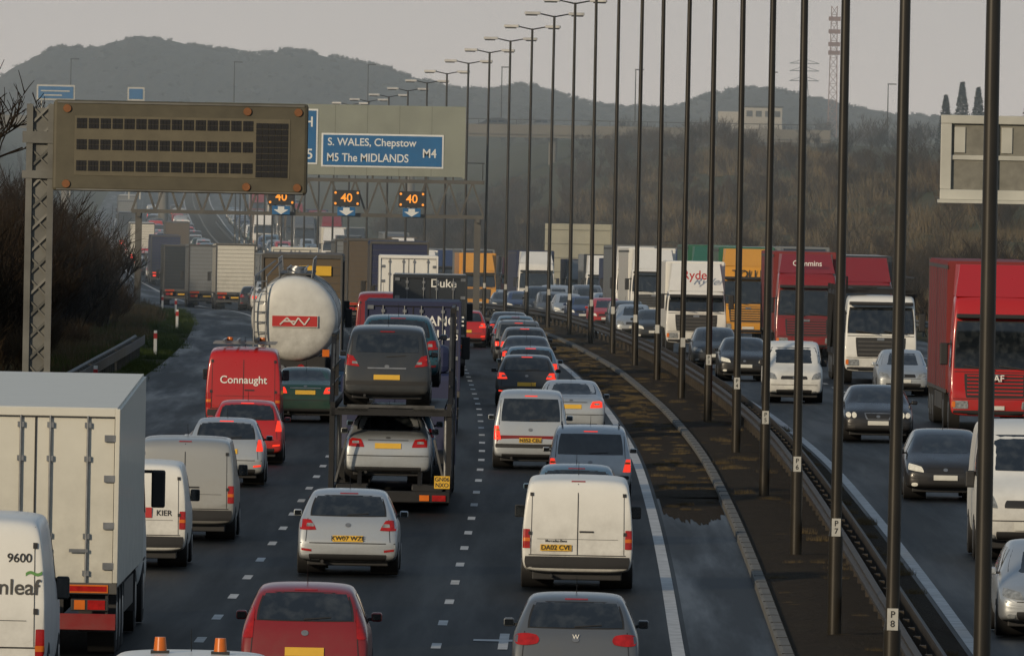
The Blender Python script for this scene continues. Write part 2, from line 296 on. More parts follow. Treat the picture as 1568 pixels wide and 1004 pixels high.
# ---- trucks
def make_truck(key,L=9,W=2.5,H=3.8,cabH=2.9,rear='doors',curtain=False,body=True,tallgrille=False,front_h=None,artic=False):
    b=B(); hw=W/2; yc=L-2.3; fh=front_h or H
    cs=[(0,.55,2.0,cabH-.12,1.15,1.2,1.02),(.06,.5,2.0,cabH,1.2,1.22,1.10),(.9,.48,1.9,cabH+.02,1.22,1.22,1.13),(1.55,.46,1.8,cabH,1.22,1.22,1.12),(1.82,.45,1.72,cabH-.18,1.22,1.21,1.11),(1.98,.44,1.62,cabH-.85,1.22,1.21,1.15),(2.08,.42,1.45,1.68,1.22,1.215,1.17),(2.15,.42,1.1,1.3,1.22,1.21,1.17),(2.2,.5,.8,.95,1.18,1.18,1.14)]
    cs=[(y+yc+.1,*r) for y,*r in cs]
    V,F,bvh=loft(cs); b.add(V,F,0,True)
    wt=cabH-.42 if cabH<3.2 else cabH-.75
    for f in [('F',trap(1.15,1.70,1.08,max(wt,2.35)+.02),2,.08,.006),('F',trap(1.11,1.73,1.04,max(wt,2.35)-.02),1,.08,.011),('F',trap(.80,.92,.86,1.58),2,.08,.012),('F',trap(1.14,.46,1.14,.58),2,.1,.02),
              ('F',trap(.26,.60,.26,.71),7,0,.035),('F',trap(.12,1.48,.12,1.56),8,0,.03),('F',trap(1.15,.885,1.15,.90),2,0,.012),('F',trap(1.12,1.62,1.12,1.64),2,0,.012)]:
        patch(b,bvh,f[0],f[1],f[2],f[3],f[4])
    for k in range(4 if not tallgrille else 6):
        z=1.0+k*(.14 if not tallgrille else .1); patch(b,bvh,'F',trap(.76,z,.77,z+.04),11 if not tallgrille else 0,0,.03,4)
    q=[(.72,.62),(1.14,.62),(1.15,.84),(.74,.84)]
    patch(b,bvh,'F',q,5,.2,.02); patch(b,bvh,'F',mir(q),5,.2,.02)
    q=[(1.08,.66),(1.18,.66),(1.18,.82),(1.08,.82)]
    patch(b,bvh,'F',q,9,.2,.03); patch(b,bvh,'F',mir(q),9,.2,.03)
    for x0,x1 in ((-.9,-.1),(.05,.85)):
        b.beam((x0,L-.02,1.70),(x1,L-.08,1.80),.03,2)
    for s in ('SL','SR'):
        patch(b,bvh,s,[(yc+1.0,1.75),(yc+1.95,1.72),(yc+1.8,2.45),(yc+1.0,2.5)],1,.1,.01)
        patch(b,bvh,s,[(yc+.9,.9),(yc+.915,.9),(yc+.915,2.6),(yc+.9,2.6)],2,0,.01)
    b.box(-1.08,1.08,L-.30,L-.02,wt+.08,wt+.20,2,.03)
    for s in (-1,1):
        b.box(s*1.40-.11,s*1.40+.11,L-.45,L-.30,1.80,2.40,2,.03); b.box(s*1.25-.15,s*1.25+.15,L-.40,L-.36,2.35,2.40,2)
    b.box(-.45,.45,.25,L-.6,.62,.95,2)
    ys=[L-1.3]
    ys+= [1.1,2.35,3.6] if artic else ([1.6] if L<9 else [1.4,2.7])
    if artic: ys.append(L-5.0)
    for i,y in enumerate(ys):
        for s in (-1,1):
            w=.30 if i==0 else .42
            wheel(b,s*(hw-w/2-.03),y,.50,w,s)
            if i: b.box(s*(hw-.3)-.28,s*(hw-.3)+.28,y-.62,y-.60,.35,1.0,2)
            b.box(s*(hw-.28)-.26,s*(hw-.28)+.26,y-.55,y+.55,1.0,1.03,2)
    if artic:
        for s in (-1,1): b.box(s*(hw-.06)-.02,s*(hw-.06)+.02,4.5,L-6,.5,.95,11)
    if body:
        ye=yc-(.35 if artic else .05)
        bm=bmesh.new(); bmesh.ops.create_cube(bm,size=1)
        for v in bm.verts:
            top=v.co.z>0; fr=v.co.y>0
            v.co=Vector((v.co.x*W,(ye if fr else .04),((fh if fr else H) if top else 1.0)))
        bmesh.ops.bevel(bm,geom=bm.edges[:],offset=.04,segments=2,affect='EDGES'); b.bm(bm,10)
        b.box(-hw-.004,hw+.004,.0,.12,.93,1.10,11,.01)
        for s in (-1,1): b.box(s*(hw-.03)-.037,s*(hw-.03)+.037,-.006,.10,1.10,H-.01,12 if rear=='doors' else 11,.01)
        b.box(-hw+.065,hw-.065,-.004,.1,H-.13,H-.008,12 if rear=='doors' else 11,.01)
        if rear=='doors':
            b.box(-.012,.012,.02,.045,1.1,H-.13,2)
            for s in (-1,1): b.box(s*(hw-.068)-.006,s*(hw-.068)+.006,-.002,.045,1.1,H-.13,2)
            b.box(-hw+.07,hw-.07,-.001,.045,H-.143,H-.13,2)
            for x in (-.78,-.22,.22,.78):
                b.cyl((x,.0,1.1),(x,.0,H-.12),.018,None,8,8)
                for z in (1.2,1.75,2.9,H-.3): b.box(x-.05,x+.05,-.012,.04,z,z+.08,8)
                b.box(x-.03 if x<0 else x-.25,x+.25 if x<0 else x+.03,-.03,-.01,1.55,1.60,8)
            for s in (-1,1):
                for z in (1.3,1.9,2.6,3.2): b.box(s*(hw-.14)-.08,s*(hw-.14)+.08,-.014,.04,z,z+.10,8)
        else:
            for k in range(12):
                z=1.1+k*(H-1.25)/12; b.box(-hw+.08,hw-.08,.028,.045,z,z+.018,11)
        if curtain:
            n=int((ye)/1.3)
            for s in (-1,1):
                b.box(s*hw-.012,s*hw+.012,.1,ye,fh-.22,fh-.12,11); b.box(s*hw-.012,s*hw+.012,.1,ye,1.0,1.1,11)
                for k in range(n): b.box(s*hw-.008,s*hw+.008,.7+k*1.3,.75+k*1.3,1.1,fh-.2,11)
        if H>cabH+.25:
            yb=yc+.15; top=fh-.08
            vs=[(-1.1,yb,cabH-.05),(1.1,yb,cabH-.05),(1.05,yb,top),(-1.05,yb,top),(-1.1,L-.55,cabH-.08),(1.1,L-.55,cabH-.08),(.95,yb+.55,top),(-.95,yb+.55,top)]
            b.add(vs,[[0,3,2,1],[3,7,6,2],[7,4,5,6],[0,4,7,3],[1,2,6,5]],0)
    b.box(-hw+.05,hw-.05,.05,.15,.45,.60,11,.01)
    for s in (-1,1):
        b.box(s*.85-.28,s*.85+.28,.0,.08,.68,.86,2,.01)
        b.box(s*.95-.13,s*.95+.13,-.012,0.01,.70,.84,4); b.box(s*.70-.08,s*.70+.08,-.012,.01,.70,.84,9)
        b.box(s*.82-.3,s*.82+.3,-.016,-.002,.95,1.07,9); b.box(s*.82-.28,s*.82+.28,-.02,-.014,.97,1.05,4)
        b.box(s*(hw-.15)-.02,s*(hw-.15)+.02,.07,.2,.5,.95,2)
    b.box(-.26,.26,-.01,.03,.70,.81,6)
    CARS[key]=(b.mesh(key,SLOTS+[P_cream]),L)
make_truck('box_truck',8.5,2.4,3.7,2.6)
make_truck('box_truck_low',9,2.5,3.42,2.6)
make_truck('box_truck_big',10,2.5,4.0,2.9)
make_truck('artic_tall',16,2.5,4.2,3.45,'shutter',True,tallgrille=True,artic=True)
make_truck('artic_xl',16,2.5,4.62,3.75,'shutter',True,tallgrille=True,artic=True)
make_truck('artic',16,2.5,4.0,3.0,'doors',True,artic=True)
make_truck('near_trailer',14.5,2.5,3.70,2.9,'doors',front_h=3.98,artic=True)
make_truck('tractor_only',16,2.5,2.0,3.0,'doors',body=False,artic=True)

KIND={'hatch':'hatchback_car','hatch_small':'hatchback_car','hatch_golf':'hatchback_car','hatch_tall':'hatchback_car','saloon':'saloon_car','saloon_lux':'saloon_car','mpv':'people_carrier','estate':'estate_car','suv':'suv_car','van':'delivery_van','van_win':'delivery_van','van_small':'delivery_van','van_high':'delivery_van','van_tall':'high_roof_van','box_truck':'box_truck','box_truck_low':'box_truck','box_truck_big':'box_truck','artic_tall':'articulated_lorry','artic_xl':'articulated_lorry','artic':'articulated_lorry','near_trailer':'articulated_lorry','tractor_only':'car_transporter_lorry'}
def put(key,Y,off,onc=False,m=None,dz=0,name=None,yaw=0,lit=False,body=None,frame=None):
    me,L=CARS[key]
    o=bpy.data.objects.new(name or KIND[key],me); COL.objects.link(o)
    y=Y
    if onc: y=Y+L
    o.location=(ax(y)+off,y,zr(y)+dz+.012)
    th=-math.atan((ax(Y+L)-ax(Y))/L)+yaw; ph=math.atan((zr(Y+L)-zr(Y))/L)
    if onc: o.rotation_euler=(-ph,0,th+math.pi)
    else: o.rotation_euler=(ph,0,th)
    def setm(i,mm):
        o.material_slots[i].link='OBJECT'; o.material_slots[i].material=mm
    if m: setm(0,m)
    if body: setm(10,body)
    if frame: setm(12,frame)
    if lit: setm(5 if onc else 4, HEADLIT if onc else REDLIT)
    return o
def text(parent,body,loc,size,mat,front=False,name='lettering',align='CENTER',extr=.002,sxx=1,fit=False):
    if fit:
        me=parent.data; t=BVHTree.FromPolygons([v.co for v in me.vertices],[list(p.vertices) for p in me.polygons])
        h=t.ray_cast(Vector((loc[0],-5,loc[2])),Vector((0,1,0)))
        if h[0]: loc=(loc[0],h[0].y-.010,loc[2])
    c=bpy.data.curves.new(name,'FONT'); c.body=body; c.size=size; c.align_x=align; c.align_y='CENTER'; c.extrude=extr; c.offset=size*.012
    c.materials.append(mat); o=bpy.data.objects.new(name,c); COL.objects.link(o); o.parent=parent; o.location=loc
    o.rotation_euler=(math.pi/2,0,math.pi if front else 0); o.scale=(sxx,1,1); return o

# ---------------------------------------------------------------- surfaces
def sweep(name,prof,Y0,Y1,mat,step=8,parent=None,closed=False):
    n=int((Y1-Y0)/step)+1; vs=[];fs=[];uv=[]
    k=len(prof)
    for i in range(n+1):
        Y=Y0+(Y1-Y0)*i/n
        for o_,dz in prof: vs.append((ax(Y)+o_,Y,zr(Y)+dz)); uv.append((o_,Y))
    for i in range(n):
        for j in range(k-1 if not closed else k):
            a=i*k+j;b2=i*k+(j+1)%k; fs.append([a,b2,b2+k,a+k])
    me=bpy.data.meshes.new(name); me.from_pydata(vs,[],fs); me.materials.append(mat)
    ul=me.uv_layers.new(name='UVMap')
    for l in me.loops: ul.data[l.index].uv=uv[l.vertex_index]
    o=bpy.data.objects.new(name,me); COL.objects.link(o)
    if parent:o.parent=parent
    return o
def asphalt(name,base=.04,rmin=.5,rmax=.8,tint=(.80,1.0,1.16),spec=.35,lane0=0.0,plo=.38,phi=.62,wav=.45):
    m,nt,b=nmat(name)
    uv=N(nt,'ShaderNodeUVMap'); mp=N(nt,'ShaderNodeMapping'); mp.inputs['Scale'].default_value=(1.3,.02,1); nt.links.new(uv.outputs[0],mp.inputs[0])
    st=noise(nt,mp.outputs[0],1.5,6,.6)
    mp2=N(nt,'ShaderNodeMapping'); mp2.inputs['Scale'].default_value=(.8,.025,1); nt.links.new(uv.outputs[0],mp2.inputs[0])
    pt=noise(nt,mp2.outputs[0],1.0,5,.6)
    tc=N(nt,'ShaderNodeTexCoord'); fine=noise(nt,tc.outputs['Object'],14,3,.7)
    sp=N(nt,'ShaderNodeSeparateXYZ'); nt.links.new(uv.outputs[0],sp.inputs[0])
    w=math_(nt,'COSINE',math_(nt,'MULTIPLY',math_(nt,'SUBTRACT',sp.outputs[0],lane0+.95),2*math.pi/1.825))
    w=maprange(nt,w,-1,1,0,1)
    f=math_(nt,'ADD',math_(nt,'MULTIPLY',st,.6),math_(nt,'MULTIPLY',fine,.4))
    f=maprange(nt,f,.35,.65,0,1)
    lo=tuple(base*.62*t for t in tint); hi=tuple(base*1.5*t for t in tint)
    c=mixc(nt,f,lo,hi)
    c=mixc(nt,math_(nt,'MULTIPLY',w,wav),c,tuple(base*.45*t for t in tint))
    nt.links.new(c,b.inputs['Base Color'])
    p=maprange(nt,pt,plo,phi,0,1)
    r=maprange(nt,p,0,1,rmin,rmax)
    nt.links.new(r,b.inputs['Roughness']); b.inputs['Specular IOR Level'].default_value=spec
    bp=N(nt,'ShaderNodeBump'); bp.inputs['Strength'].default_value=.2; bp.inputs['Distance'].default_value=.01
    nt.links.new(fine,bp.inputs['Height']); nt.links.new(bp.outputs[0],b.inputs['Normal'])
    return m
ASPH=asphalt('asphalt_damp',.0095,rmin=.52,rmax=.64,spec=.085)
ASPH_R=asphalt('asphalt_damp_far_side',.011,rmin=.46,rmax=.60,lane0=8.4,spec=.12)
WET=asphalt('asphalt_wet',.014,rmin=.40,rmax=.62,spec=.24,plo=.36,phi=.56)
def ground_mat(name,c1,c2,c3,s1=.25,s2=2.5,rough=.95):
    m,nt,b=nmat(name); tc=N(nt,'ShaderNodeTexCoord')
    a=maprange(nt,noise(nt,tc.outputs['Object'],s1,6,.65),.35,.65,0,1); d=maprange(nt,noise(nt,tc.outputs['Object'],s2,6,.7),.35,.65,0,1)
    nt.links.new(mixc(nt,math_(nt,'MULTIPLY',d,.7),mixc(nt,a,c1,c2),c3),b.inputs['Base Color'])
    b.inputs['Roughness'].default_value=rough; b.inputs['Specular IOR Level'].default_value=.1
    bp=N(nt,'ShaderNodeBump'); bp.inputs['Strength'].default_value=.8; bp.inputs['Distance'].default_value=.15
    nt.links.new(d,bp.inputs['Height']); nt.links.new(bp.outputs[0],b.inputs['Normal'])
    return m
GRASS=ground_mat('winter_grass',(.085,.072,.040),(.055,.066,.022),(.048,.040,.022),.10,1.2)
SOIL=ground_mat('median_soil',(.040,.030,.020),(.028,.022,.016),(.060,.047,.031),.5,4)
MARK=simple('road_paint',(.52,.52,.51),.6,var=.45,scale=2.5)
CONC=simple('kerb_concrete',(.13,.125,.11),.85,var=.4,scale=1.5)

offs=[-1500,-900,-500,-300,-200,-140,-100,-75,-60,-50,-42,-36,-30,-26,-22,-19,-16.5,-14.5,-13,-11.5,-11,0,5,10,20,23.4,24,26,28,30,33,36,40,44,48,53,58,64,72,85,100,140,200,300,500,900,1500]
Ys=[20,60]+list(range(100,2400,20))+list(range(2400,4400,100))+[5000,6000,8000]
def terr(Y,o):
    r=zr(Y); wig=math.sin(Y*.031+o*.11)*.35+math.sin(Y*.013-o*.07)*.5
    if -11.5<=o<=23.4: return r-.10
    if o<0:
        t=sstep(-13,-42,o); tgt=4.5+ (1.0 if Y<1200 else 1*sstep(3000,1200,Y)); z=r-.1+(tgt-r)*t
        return z+wig*t+ (.15 if o<-12.5 else 0)
    t=sstep(25,62,o); tg=4.2+.9*sstep(900,1500,Y)
    z=r-.1+(tg-r)*t
    return z+wig*t
vs=[];fs=[]
for Y in Ys:
    for o_ in offs: vs.append((ax(Y)+o_,Y,terr(Y,o_)))
k=len(offs)
for i in range(len(Ys)-1):
    for j in range(k-1): fs.append([i*k+j,i*k+j+1,(i+1)*k+j+1,(i+1)*k+j])
me=bpy.data.meshes.new('ground'); me.from_pydata(vs,[],fs); me.materials.append(GRASS)
for p in me.polygons: p.use_smooth=True
g=bpy.data.objects.new('ground',me); COL.objects.link(g)

sweep('motorway_carriageway',[(-7.42,0),(3.9,0)],40,2600,ASPH)
sweep('hard_shoulder',[(-10.7,0),(-7.42,0)],40,2600,WET)
sweep('hard_shoulder',[(19.3,0),(22.8,0)],40,2600,WET)
sweep('motorway_carriageway',[(8.2,0),(19.3,0)],40,2600,ASPH_R)
sweep('central_reserve_paving',[(3.9,0),(5.25,0)],40,275,WET)
sweep('central_reserve_soil',[(3.9,0),(4.2,.03),(5.25,.05)],275,2600,SOIL)
vs=[];fs=[];n=40
for i in range(n):
    t=i/(n-1); o_=3.95+1.28*t; y0=264+R.uniform(-2,2)-5*math.sin(t*3); vs+=[(ax(y0)+o_,y0,.008),(ax(276)+o_,276,.03)]
for i in range(n-1): fs.append([2*i,2*i+2,2*i+3,2*i+1])
me=bpy.data.meshes.new('soil_edge'); me.from_pydata(vs,[],fs); me.materials.append(SOIL); o=bpy.data.objects.new('silt_edge',me); COL.objects.link(o)
sweep('kerb',[(5.25,0),(5.25,.13),(5.30,.15),(5.44,.15),(5.46,.10)],40,2600,CONC)
sweep('central_reserve_soil',[(5.46,.10),(6.2,.14),(7.0,.12),(7.9,.08),(8.2,0)],40,2600,SOIL)
b=B()
for i in range(60,700,3):
    Y=i; b.box(ax(Y)+5.26,ax(Y)+5.45,Y,Y+.06,zr(Y)+.145,zr(Y)+.158,0)
b.obj('kerb_joints',[BLACK])
mk=empty('road_markings')
def line(o,w,Y0,Y1): sweep('edge_line',[(o-w/2,.006),(o+w/2,.006)],Y0,Y1,MARK,8,mk)
line(3.72,.2,40,2500); line(-7.38,.2,40,2500); line(8.38,.2,40,2500); line(19.2,.2,40,2500)
vs=[];fs=[]
for o_ in (0,-3.65,12.05,15.7):
    Y=150.0+ (.6 if o_<0 else 0)
    while Y<2300:
        w=.075
        a=len(vs)
        for yy in (Y,Y+2): vs+= [(ax(yy)+o_-w,yy,zr(yy)+.006),(ax(yy)+o_+w,yy,zr(yy)+.006)]
        fs.append([a,a+1,a+3,a+2]); Y+=9.0
for (o0,o1,y0,y1) in ((.55,1.25,198,198.7),(.95,1.1,195,201),):
    a=len(vs)
    for yy in (y0,y1): vs+=[(ax(yy)+o0,yy,zr(yy)+.009+o0*.001),(ax(yy)+o1,yy,zr(yy)+.009+o0*.001)]
    fs.append([a,a+1,a+3,a+2])
me=bpy.data.meshes.new('lane_dashes'); me.from_pydata(vs,[],fs); me.materials.append(MARK)
o=bpy.data.objects.new('lane_dashes',me); COL.objects.link(o); o.parent=mk

RUST=simple('weathered_steel',(.045,.036,.026),.6,metal=.3,var=.5,scale=1.2)
GALV=simple('galvanised_steel',(.13,.13,.12),.6,metal=.4,var=.4,scale=1.2)
def barrier(off,Y0,Y1,mat,flip=1,double=False):
    e=empty('crash_barrier')
    pr=[(0,.46),(.06,.50),(.06,.55),(0,.60),(0,.64),(.06,.69),(.06,.74),(0,.78),(-.02,.78),(-.02,.46)]
    sweep('rail',[(off-flip*a,.0+z) for a,z in pr],Y0,Y1,mat,6,e,True)
    if double: sweep('rail_back',[(off+.34+flip*a,.0+z) for a,z in pr],Y0,Y1,mat,6,e,True)
    b=B(); Y=Y0
    while Y<min(Y1,1100):
        x=ax(Y)+off+(.15 if double else .06); z=zr(Y); b.box(x-.05,x+.05,Y-.06,Y+.06,z,z+.74,0)
        Y+=3.2 if Y<500 else 6.4
    b.obj('barrier_posts',[mat],e)
barrier(6.95,60,1800,RUST,1,True)
barrier(-12.0,100,470,GALV,-1,True)
barrier(24.2,200,1500,GALV,1)

# ---------------------------------------------------------------- lamp columns
POLE=simple('lamp_column_paint',(.030,.025,.017),.34,metal=.2,var=.6,scale=.8)
LANT=simple('lantern_grey',(.55,.55,.53),.5)
TAG=simple('tag_white',(.45,.45,.42),.6)
b=B()
b.cyl((0,0,0),(0,0,1.6),.115,.115,0,12); b.cyl((0,0,1.6),(0,0,1.75),.115,.09,0,12); b.cyl((0,0,1.75),(0,0,14.9),.09,.06,0,12)
for s in (-1,1):
    b.cyl((0,0,14.85),(s*.75,0,15.0),.035,.03,0,8)
    b.box(s*1.05-.38,s*1.05+.38,-.15,.15,14.93,15.08,1,.04); b.box(s*1.10-.28,s*1.10+.28,-.12,.12,14.88,14.93,2,.02)
b.box(-.07,.07,-.125,-.115,1.60,1.88,3)
lm=b.mesh('lamp_column',[POLE,LANT,GLASS,TAG])
Y=126.0;i=0
while Y<1450:
    o=bpy.data.objects.new('street_lamp',lm); COL.objects.link(o); o.location=(ax(Y)+6.2,Y,zr(Y)+.08); o.rotation_euler=(R.uniform(-.003,.003),R.uniform(-.003,.003),R.uniform(-.2,.2))
    if Y<350: o.rotation_euler.z=0; text(o,'P\n'+str(9-i),(0,-.13,1.74),.12,INK_BLACK,name='tag_number')
    Y+=37; i+=1

# ---------------------------------------------------------------- near message sign (left)
OLIVE=simple('sign_olive',(.088,.078,.050),.65,var=.35,scale=1.5)
OLIVE2=simple('sign_bar_olive',(.115,.100,.064),.6,var=.25,scale=2)
CELL=simple('led_cell',(.010,.009,.009),.35,var=.4,scale=30)
STEEL=simple('gantry_steel',(.10,.094,.080),.6,metal=.2,var=.35,scale=1)
b=B(); Yn=325
b.box(-11.8,-5.3,Yn,Yn+.45,6.1,8.42,0,.08)
b.box(-11.25,-5.75,Yn-.012,Yn+.01,6.50,8.02,1,.004)
for r_ in range(3):
    z0=6.62+r_*.54
    for c_ in range(15):
        x0=-11.2+c_*.303
        for q in range(3):
            b.box(x0+q*.088,x0+q*.088+.078,Yn-.03,Yn-.012,z0,z0+.125,2); b.box(x0+q*.088,x0+q*.088+.078,Yn-.03,Yn-.012,z0+.135,z0+.26,2)
for i in range(5):
    for j in range(9):
        b.box(-6.62+i*.165,-6.62+i*.165+.15,Yn-.03,Yn-.012,6.53+j*.155,6.53+j*.155+.142,2)
for x,z in ((-11.45,8.2),(-6.85,8.2),(-5.55,8.2),(-11.45,6.28),(-6.85,6.28),(-5.55,6.28)):
    b.cyl((x,Yn-.05,z),(x,Yn+.01,z),.10,.11,3,14)
for z in (6.14,8.36): b.box(-11.7,-5.4,Yn-.03,Yn,z-.02,z+.02,4)
for s in (0,.55):
    b.box(-12.5+s,-12.34+s,Yn+.5,Yn+.66,-1.5,8.3,4)
for k in range(16):
    z=-.5+k*.55; b.beam((-12.42,Yn+.58,z),(-11.87,Yn+.58,z+.55),.07,4); b.beam((-11.87,Yn+.58,z),(-12.42,Yn+.58,z+.55),.05,4)
b.box(-12.35,-11.95,Yn+.62,Yn+.68,-1,8.2,4)
b.box(-12.6,-6,Yn+.47,Yn+.7,7.3,7.6,4); b.box(-12.6,-6,Yn+.47,Yn+.7,6.4,6.6,4)
b.obj('variable_message_sign',[OLIVE,OLIVE2,CELL,simple('amber_lantern',(.22,.085,.025),.4),simple('column_pale_steel',(.17,.17,.155),.6,metal=.2,var=.5,scale=1)])

LGREY=simple('sign_back_light',(.48,.48,.43),.6,var=.25,scale=1)
b=B(); Yn=325
b.box(10.9,17.6,Yn+.1,Yn+.5,6.42,8.42,1,.03)
b.box(10.85,17.65,Yn-.02,Yn+.1,8.24,8.46,0,.02); b.box(10.85,17.65,Yn-.02,Yn+.1,6.30,6.56,0,.02)
for x in (10.85,12.2,13.6,15,16.2,17.45): b.box(x,x+(.28 if x<11 else .10),Yn-.01,Yn+.1,6.56,8.24,0,.02)
for x in (11.2,12.4,13.8,15.2): b.box(x,x+.28,Yn+.06,Yn+.1,7.5,8.16,0,.01)
b.box(11,17.5,Yn+.05,Yn+.1,7.32,7.44,0,.01)
b.box(10.8,17.7,Yn-.3,Yn+.5,6.22,6.30,0)
b.box(17.7,24.3,Yn+.1,Yn+.5,6.5,8.2,2); b.box(24.0,24.6,Yn+.1,Yn+.6,-1,8.4,2)
b.obj('motorway_sign_gantry',[LGREY,simple('sign_recess',(.20,.195,.165),.7,var=.3),STEEL])

# ---------------------------------------------------------------- main gantry
G=712; e=empty('sign_gantry',(0,0,0))
b=B()
zA,zB=2.66,4.60
for yy in (G,G+1.3):
    for z in (zA,zB): b.box(-21.4,-1.7,yy-.09,yy+.09,z-.10,z+.10,0)
    n=15; w=(21.4-1.7)/n
    for i in range(n):
        x=-21.4+i*w
        b.beam((x,yy,zA),(x+w/2,yy,zB),.11,0); b.beam((x+w/2,yy,zB),(x+w,yy,zA),.11,0)
for i in range(12): x=-21.2+i*1.77; b.beam((x,G,zA),(x,G+1.3,zA),.08,0); b.beam((x,G,zB),(x,G+1.3,zB),.08,0)
for x in (-21.0,-2.04):
    b.box(x-.18,x+.18,G+.3,G+.9,-4.2,zA,0); b.box(x-.12,x+.12,G-.1,G+1.4,zA-.3,zA-.1,0)
for s in (-8,-6.5,-5,-3.5,-15,-12): b.box(s,s+.1,G+.1,G+.2,zB,8.6,0)
for k in range(20): x=-21.2+k*1.02; b.box(x,x+.04,G+1.3,G+1.34,zB,zB+1.1,0)
b.box(-21.4,-1.7,G+1.3,G+1.34,zB+1.05,zB+1.1,0)
b.obj('truss',[STEEL],e)
BOARD=simple('sign_board_grey',(.24,.26,.215),.7,var=.2,scale=.6); BLUE=simple('sign_blue',(.001,.11,.29),.5,var=.15,scale=1); SW=simple('sign_white',(.68,.70,.68),.5,var=.1)
b=B()
b.box(-17.4,-2.9,G-.06,G+.06,4.87,8.82,0,.02)
b.box(-2.95,-2.80,G-.09,G+.1,4.8,8.82,0)
for k in range(8): b.box(-17.3+k*1.8,-17.28+k*1.8,G-.064,G-.06,4.9,8.8,3)
b.box(-10.85,-4.0,G-.10,G-.066,5.33,7.22,2,.03); b.box(-10.75,-4.1,G-.12,G-.101,5.43,7.12,1,.01)
b.box(-16.8,-11.05,G-.10,G-.066,5.45,8.55,2,.03); b.box(-16.7,-11.15,G-.12,G-.101,5.55,8.45,1,.01)
b.obj('direction_board',[BOARD,BLUE,SW,STEEL],e)
text(e,'S. WALES, Chepstow',(-10.5,G-.13,6.72),.60,SW,align='LEFT',sxx=.94)
text(e,'M5 The MIDLANDS',(-10.55,G-.13,5.85),.64,SW,align='LEFT',sxx=.86)
text(e,'M4',(-4.80,G-.13,6.15),.70,SW,sxx=.9)
text(e,'LONDON  BATH',(-11.3,G-.13,7.8),.8,SW,align='RIGHT'); text(e,'M4  M5',(-11.3,G-.13,6.0),.8,SW,align='RIGHT')
AMB=simple('amber_led',(.6,.22,.02),.4,emit=(1,.33,.03),es=.8)
b=B()
for off in (1.87,-1.78,-5.43):
    x=ax(G)+off
    b.box(x-.75,x+.75,G-.45,G-.12,3.15,4.05,0,.03)
    b.box(x-.5,x+.5,G-.5,G-.46,2.62,3.10,1,.01)
    vs=[(x-.42,G-.51,2.90),(x-.18,G-.51,2.90),(x-.18,G-.51,3.07),(x+.18,G-.51,3.07),(x+.18,G-.51,2.90),(x+.42,G-.51,2.90),(x,G-.51,2.63)]
    b.add(vs,[[0,6,5,4,1],[1,4,3,2]],2)
    for sx in (-.62,.62):
        for zz in (3.3,3.9): b.cyl((x+sx,G-.47,zz),(x+sx,G-.45,zz),.07,.07,3,10)
b.obj('lane_signals',[BLACK,BLUE,SW,AMB],e)
for off,t in ((1.87,'40'),(-1.78,'40'),(-5.43,'40')): text(e,t,(ax(G)+off,G-.48,3.6),.66,AMB,name='signal_digits')

b=B(); X0=ax(1000)+25.2
b.box(X0-2.75,X0+2.75,1000,1000.08,-4.9,0.1,0,.02)
for i in range(4): b.box(X0-2.5+i*1.63,X0-2.38+i*1.63,999.88,1000,-6.5,0.1,1)
for i in range(5): b.box(X0-2.75,X0+2.75,999.95,1000,-4.8+i*1.1,-4.74+i*1.1,1)
b.obj('traffic_sign',[simple('sign_back_cream',(.36,.355,.275),.7,var=.15,scale=.8),simple('sign_post_grey',(.24,.235,.18),.6)])

# ---------------------------------------------------------------- overbridge and far structures
HZ=simple('bridge_concrete',(.16,.15,.125),.9,var=.3,scale=.2)
HZD=simple('dull_steel',(.06,.06,.055),.9,var=.3,scale=.2)
b=B(); Yb=1700
b.box(-95,42,Yb,Yb+12,5.9,6.9,0); b.box(-95,42,Yb-.3,Yb,6.3,7.6,0)
b.box(-95,42,Yb-.35,Yb-.32,8.2,8.32,1)
for i in range(55): b.box(-95+i*2.5,-94.9+i*2.5,Yb-.35,Yb-.25,7.6,8.3,1)
for x in (-75,-60,-47,-30,-14,5):
    for yy in (2,9): b.cyl((x,Yb+yy,-8),(x,Yb+yy,6.0),.6,.6,0,12)
b.obj('overbridge',[HZ,HZD])
for x in (-87,-73,-60,-38,-20,-2,16,34,50,70):
    b=B(); b.cyl((0,0,0),(0,0,9),.10,.06,0,8); b.box(-.1,1.1,-.1,.1,8.9,9.05,0)
    o=b.obj('street_lamp',[HZD]); o.location=(x,Yb+14,6.3 if x<42 else 5)
for i,(x,kk,mm) in enumerate(((-7,'hatch',P_blue),(-1,'estate',P_dark),(5,'hatch',P_grey))):
    o=put(kk,Yb+3,0,m=mm); o.location=(x,Yb+3,6.91); o.rotation_euler=(0,0,math.pi/2)
b=B()
b.box(-45.8,-43.8,1500,1500.2,9.6,11.2,0)
b.box(-45.6,-44,1499.9,1500,9.8,11,1)
b.box(-56.5,-52,1499.95,1500.2,9.5,11.3,0); b.box(-56.3,-52.2,1499.85,1499.95,9.7,11.1,1)
for k,(x0,x1) in enumerate(((-56,-52.6),(-55.6,-53.5))): b.box(x0,x1,1499.8,1499.85,10.5-k*.5,10.65-k*.5,0)
for x in (-56,-52.5,-45.5,-44.2): b.box(x,x+.15,1500.2,1500.35,-2,9.8,0)
b.obj('traffic_sign',[LGREY,BLUE])
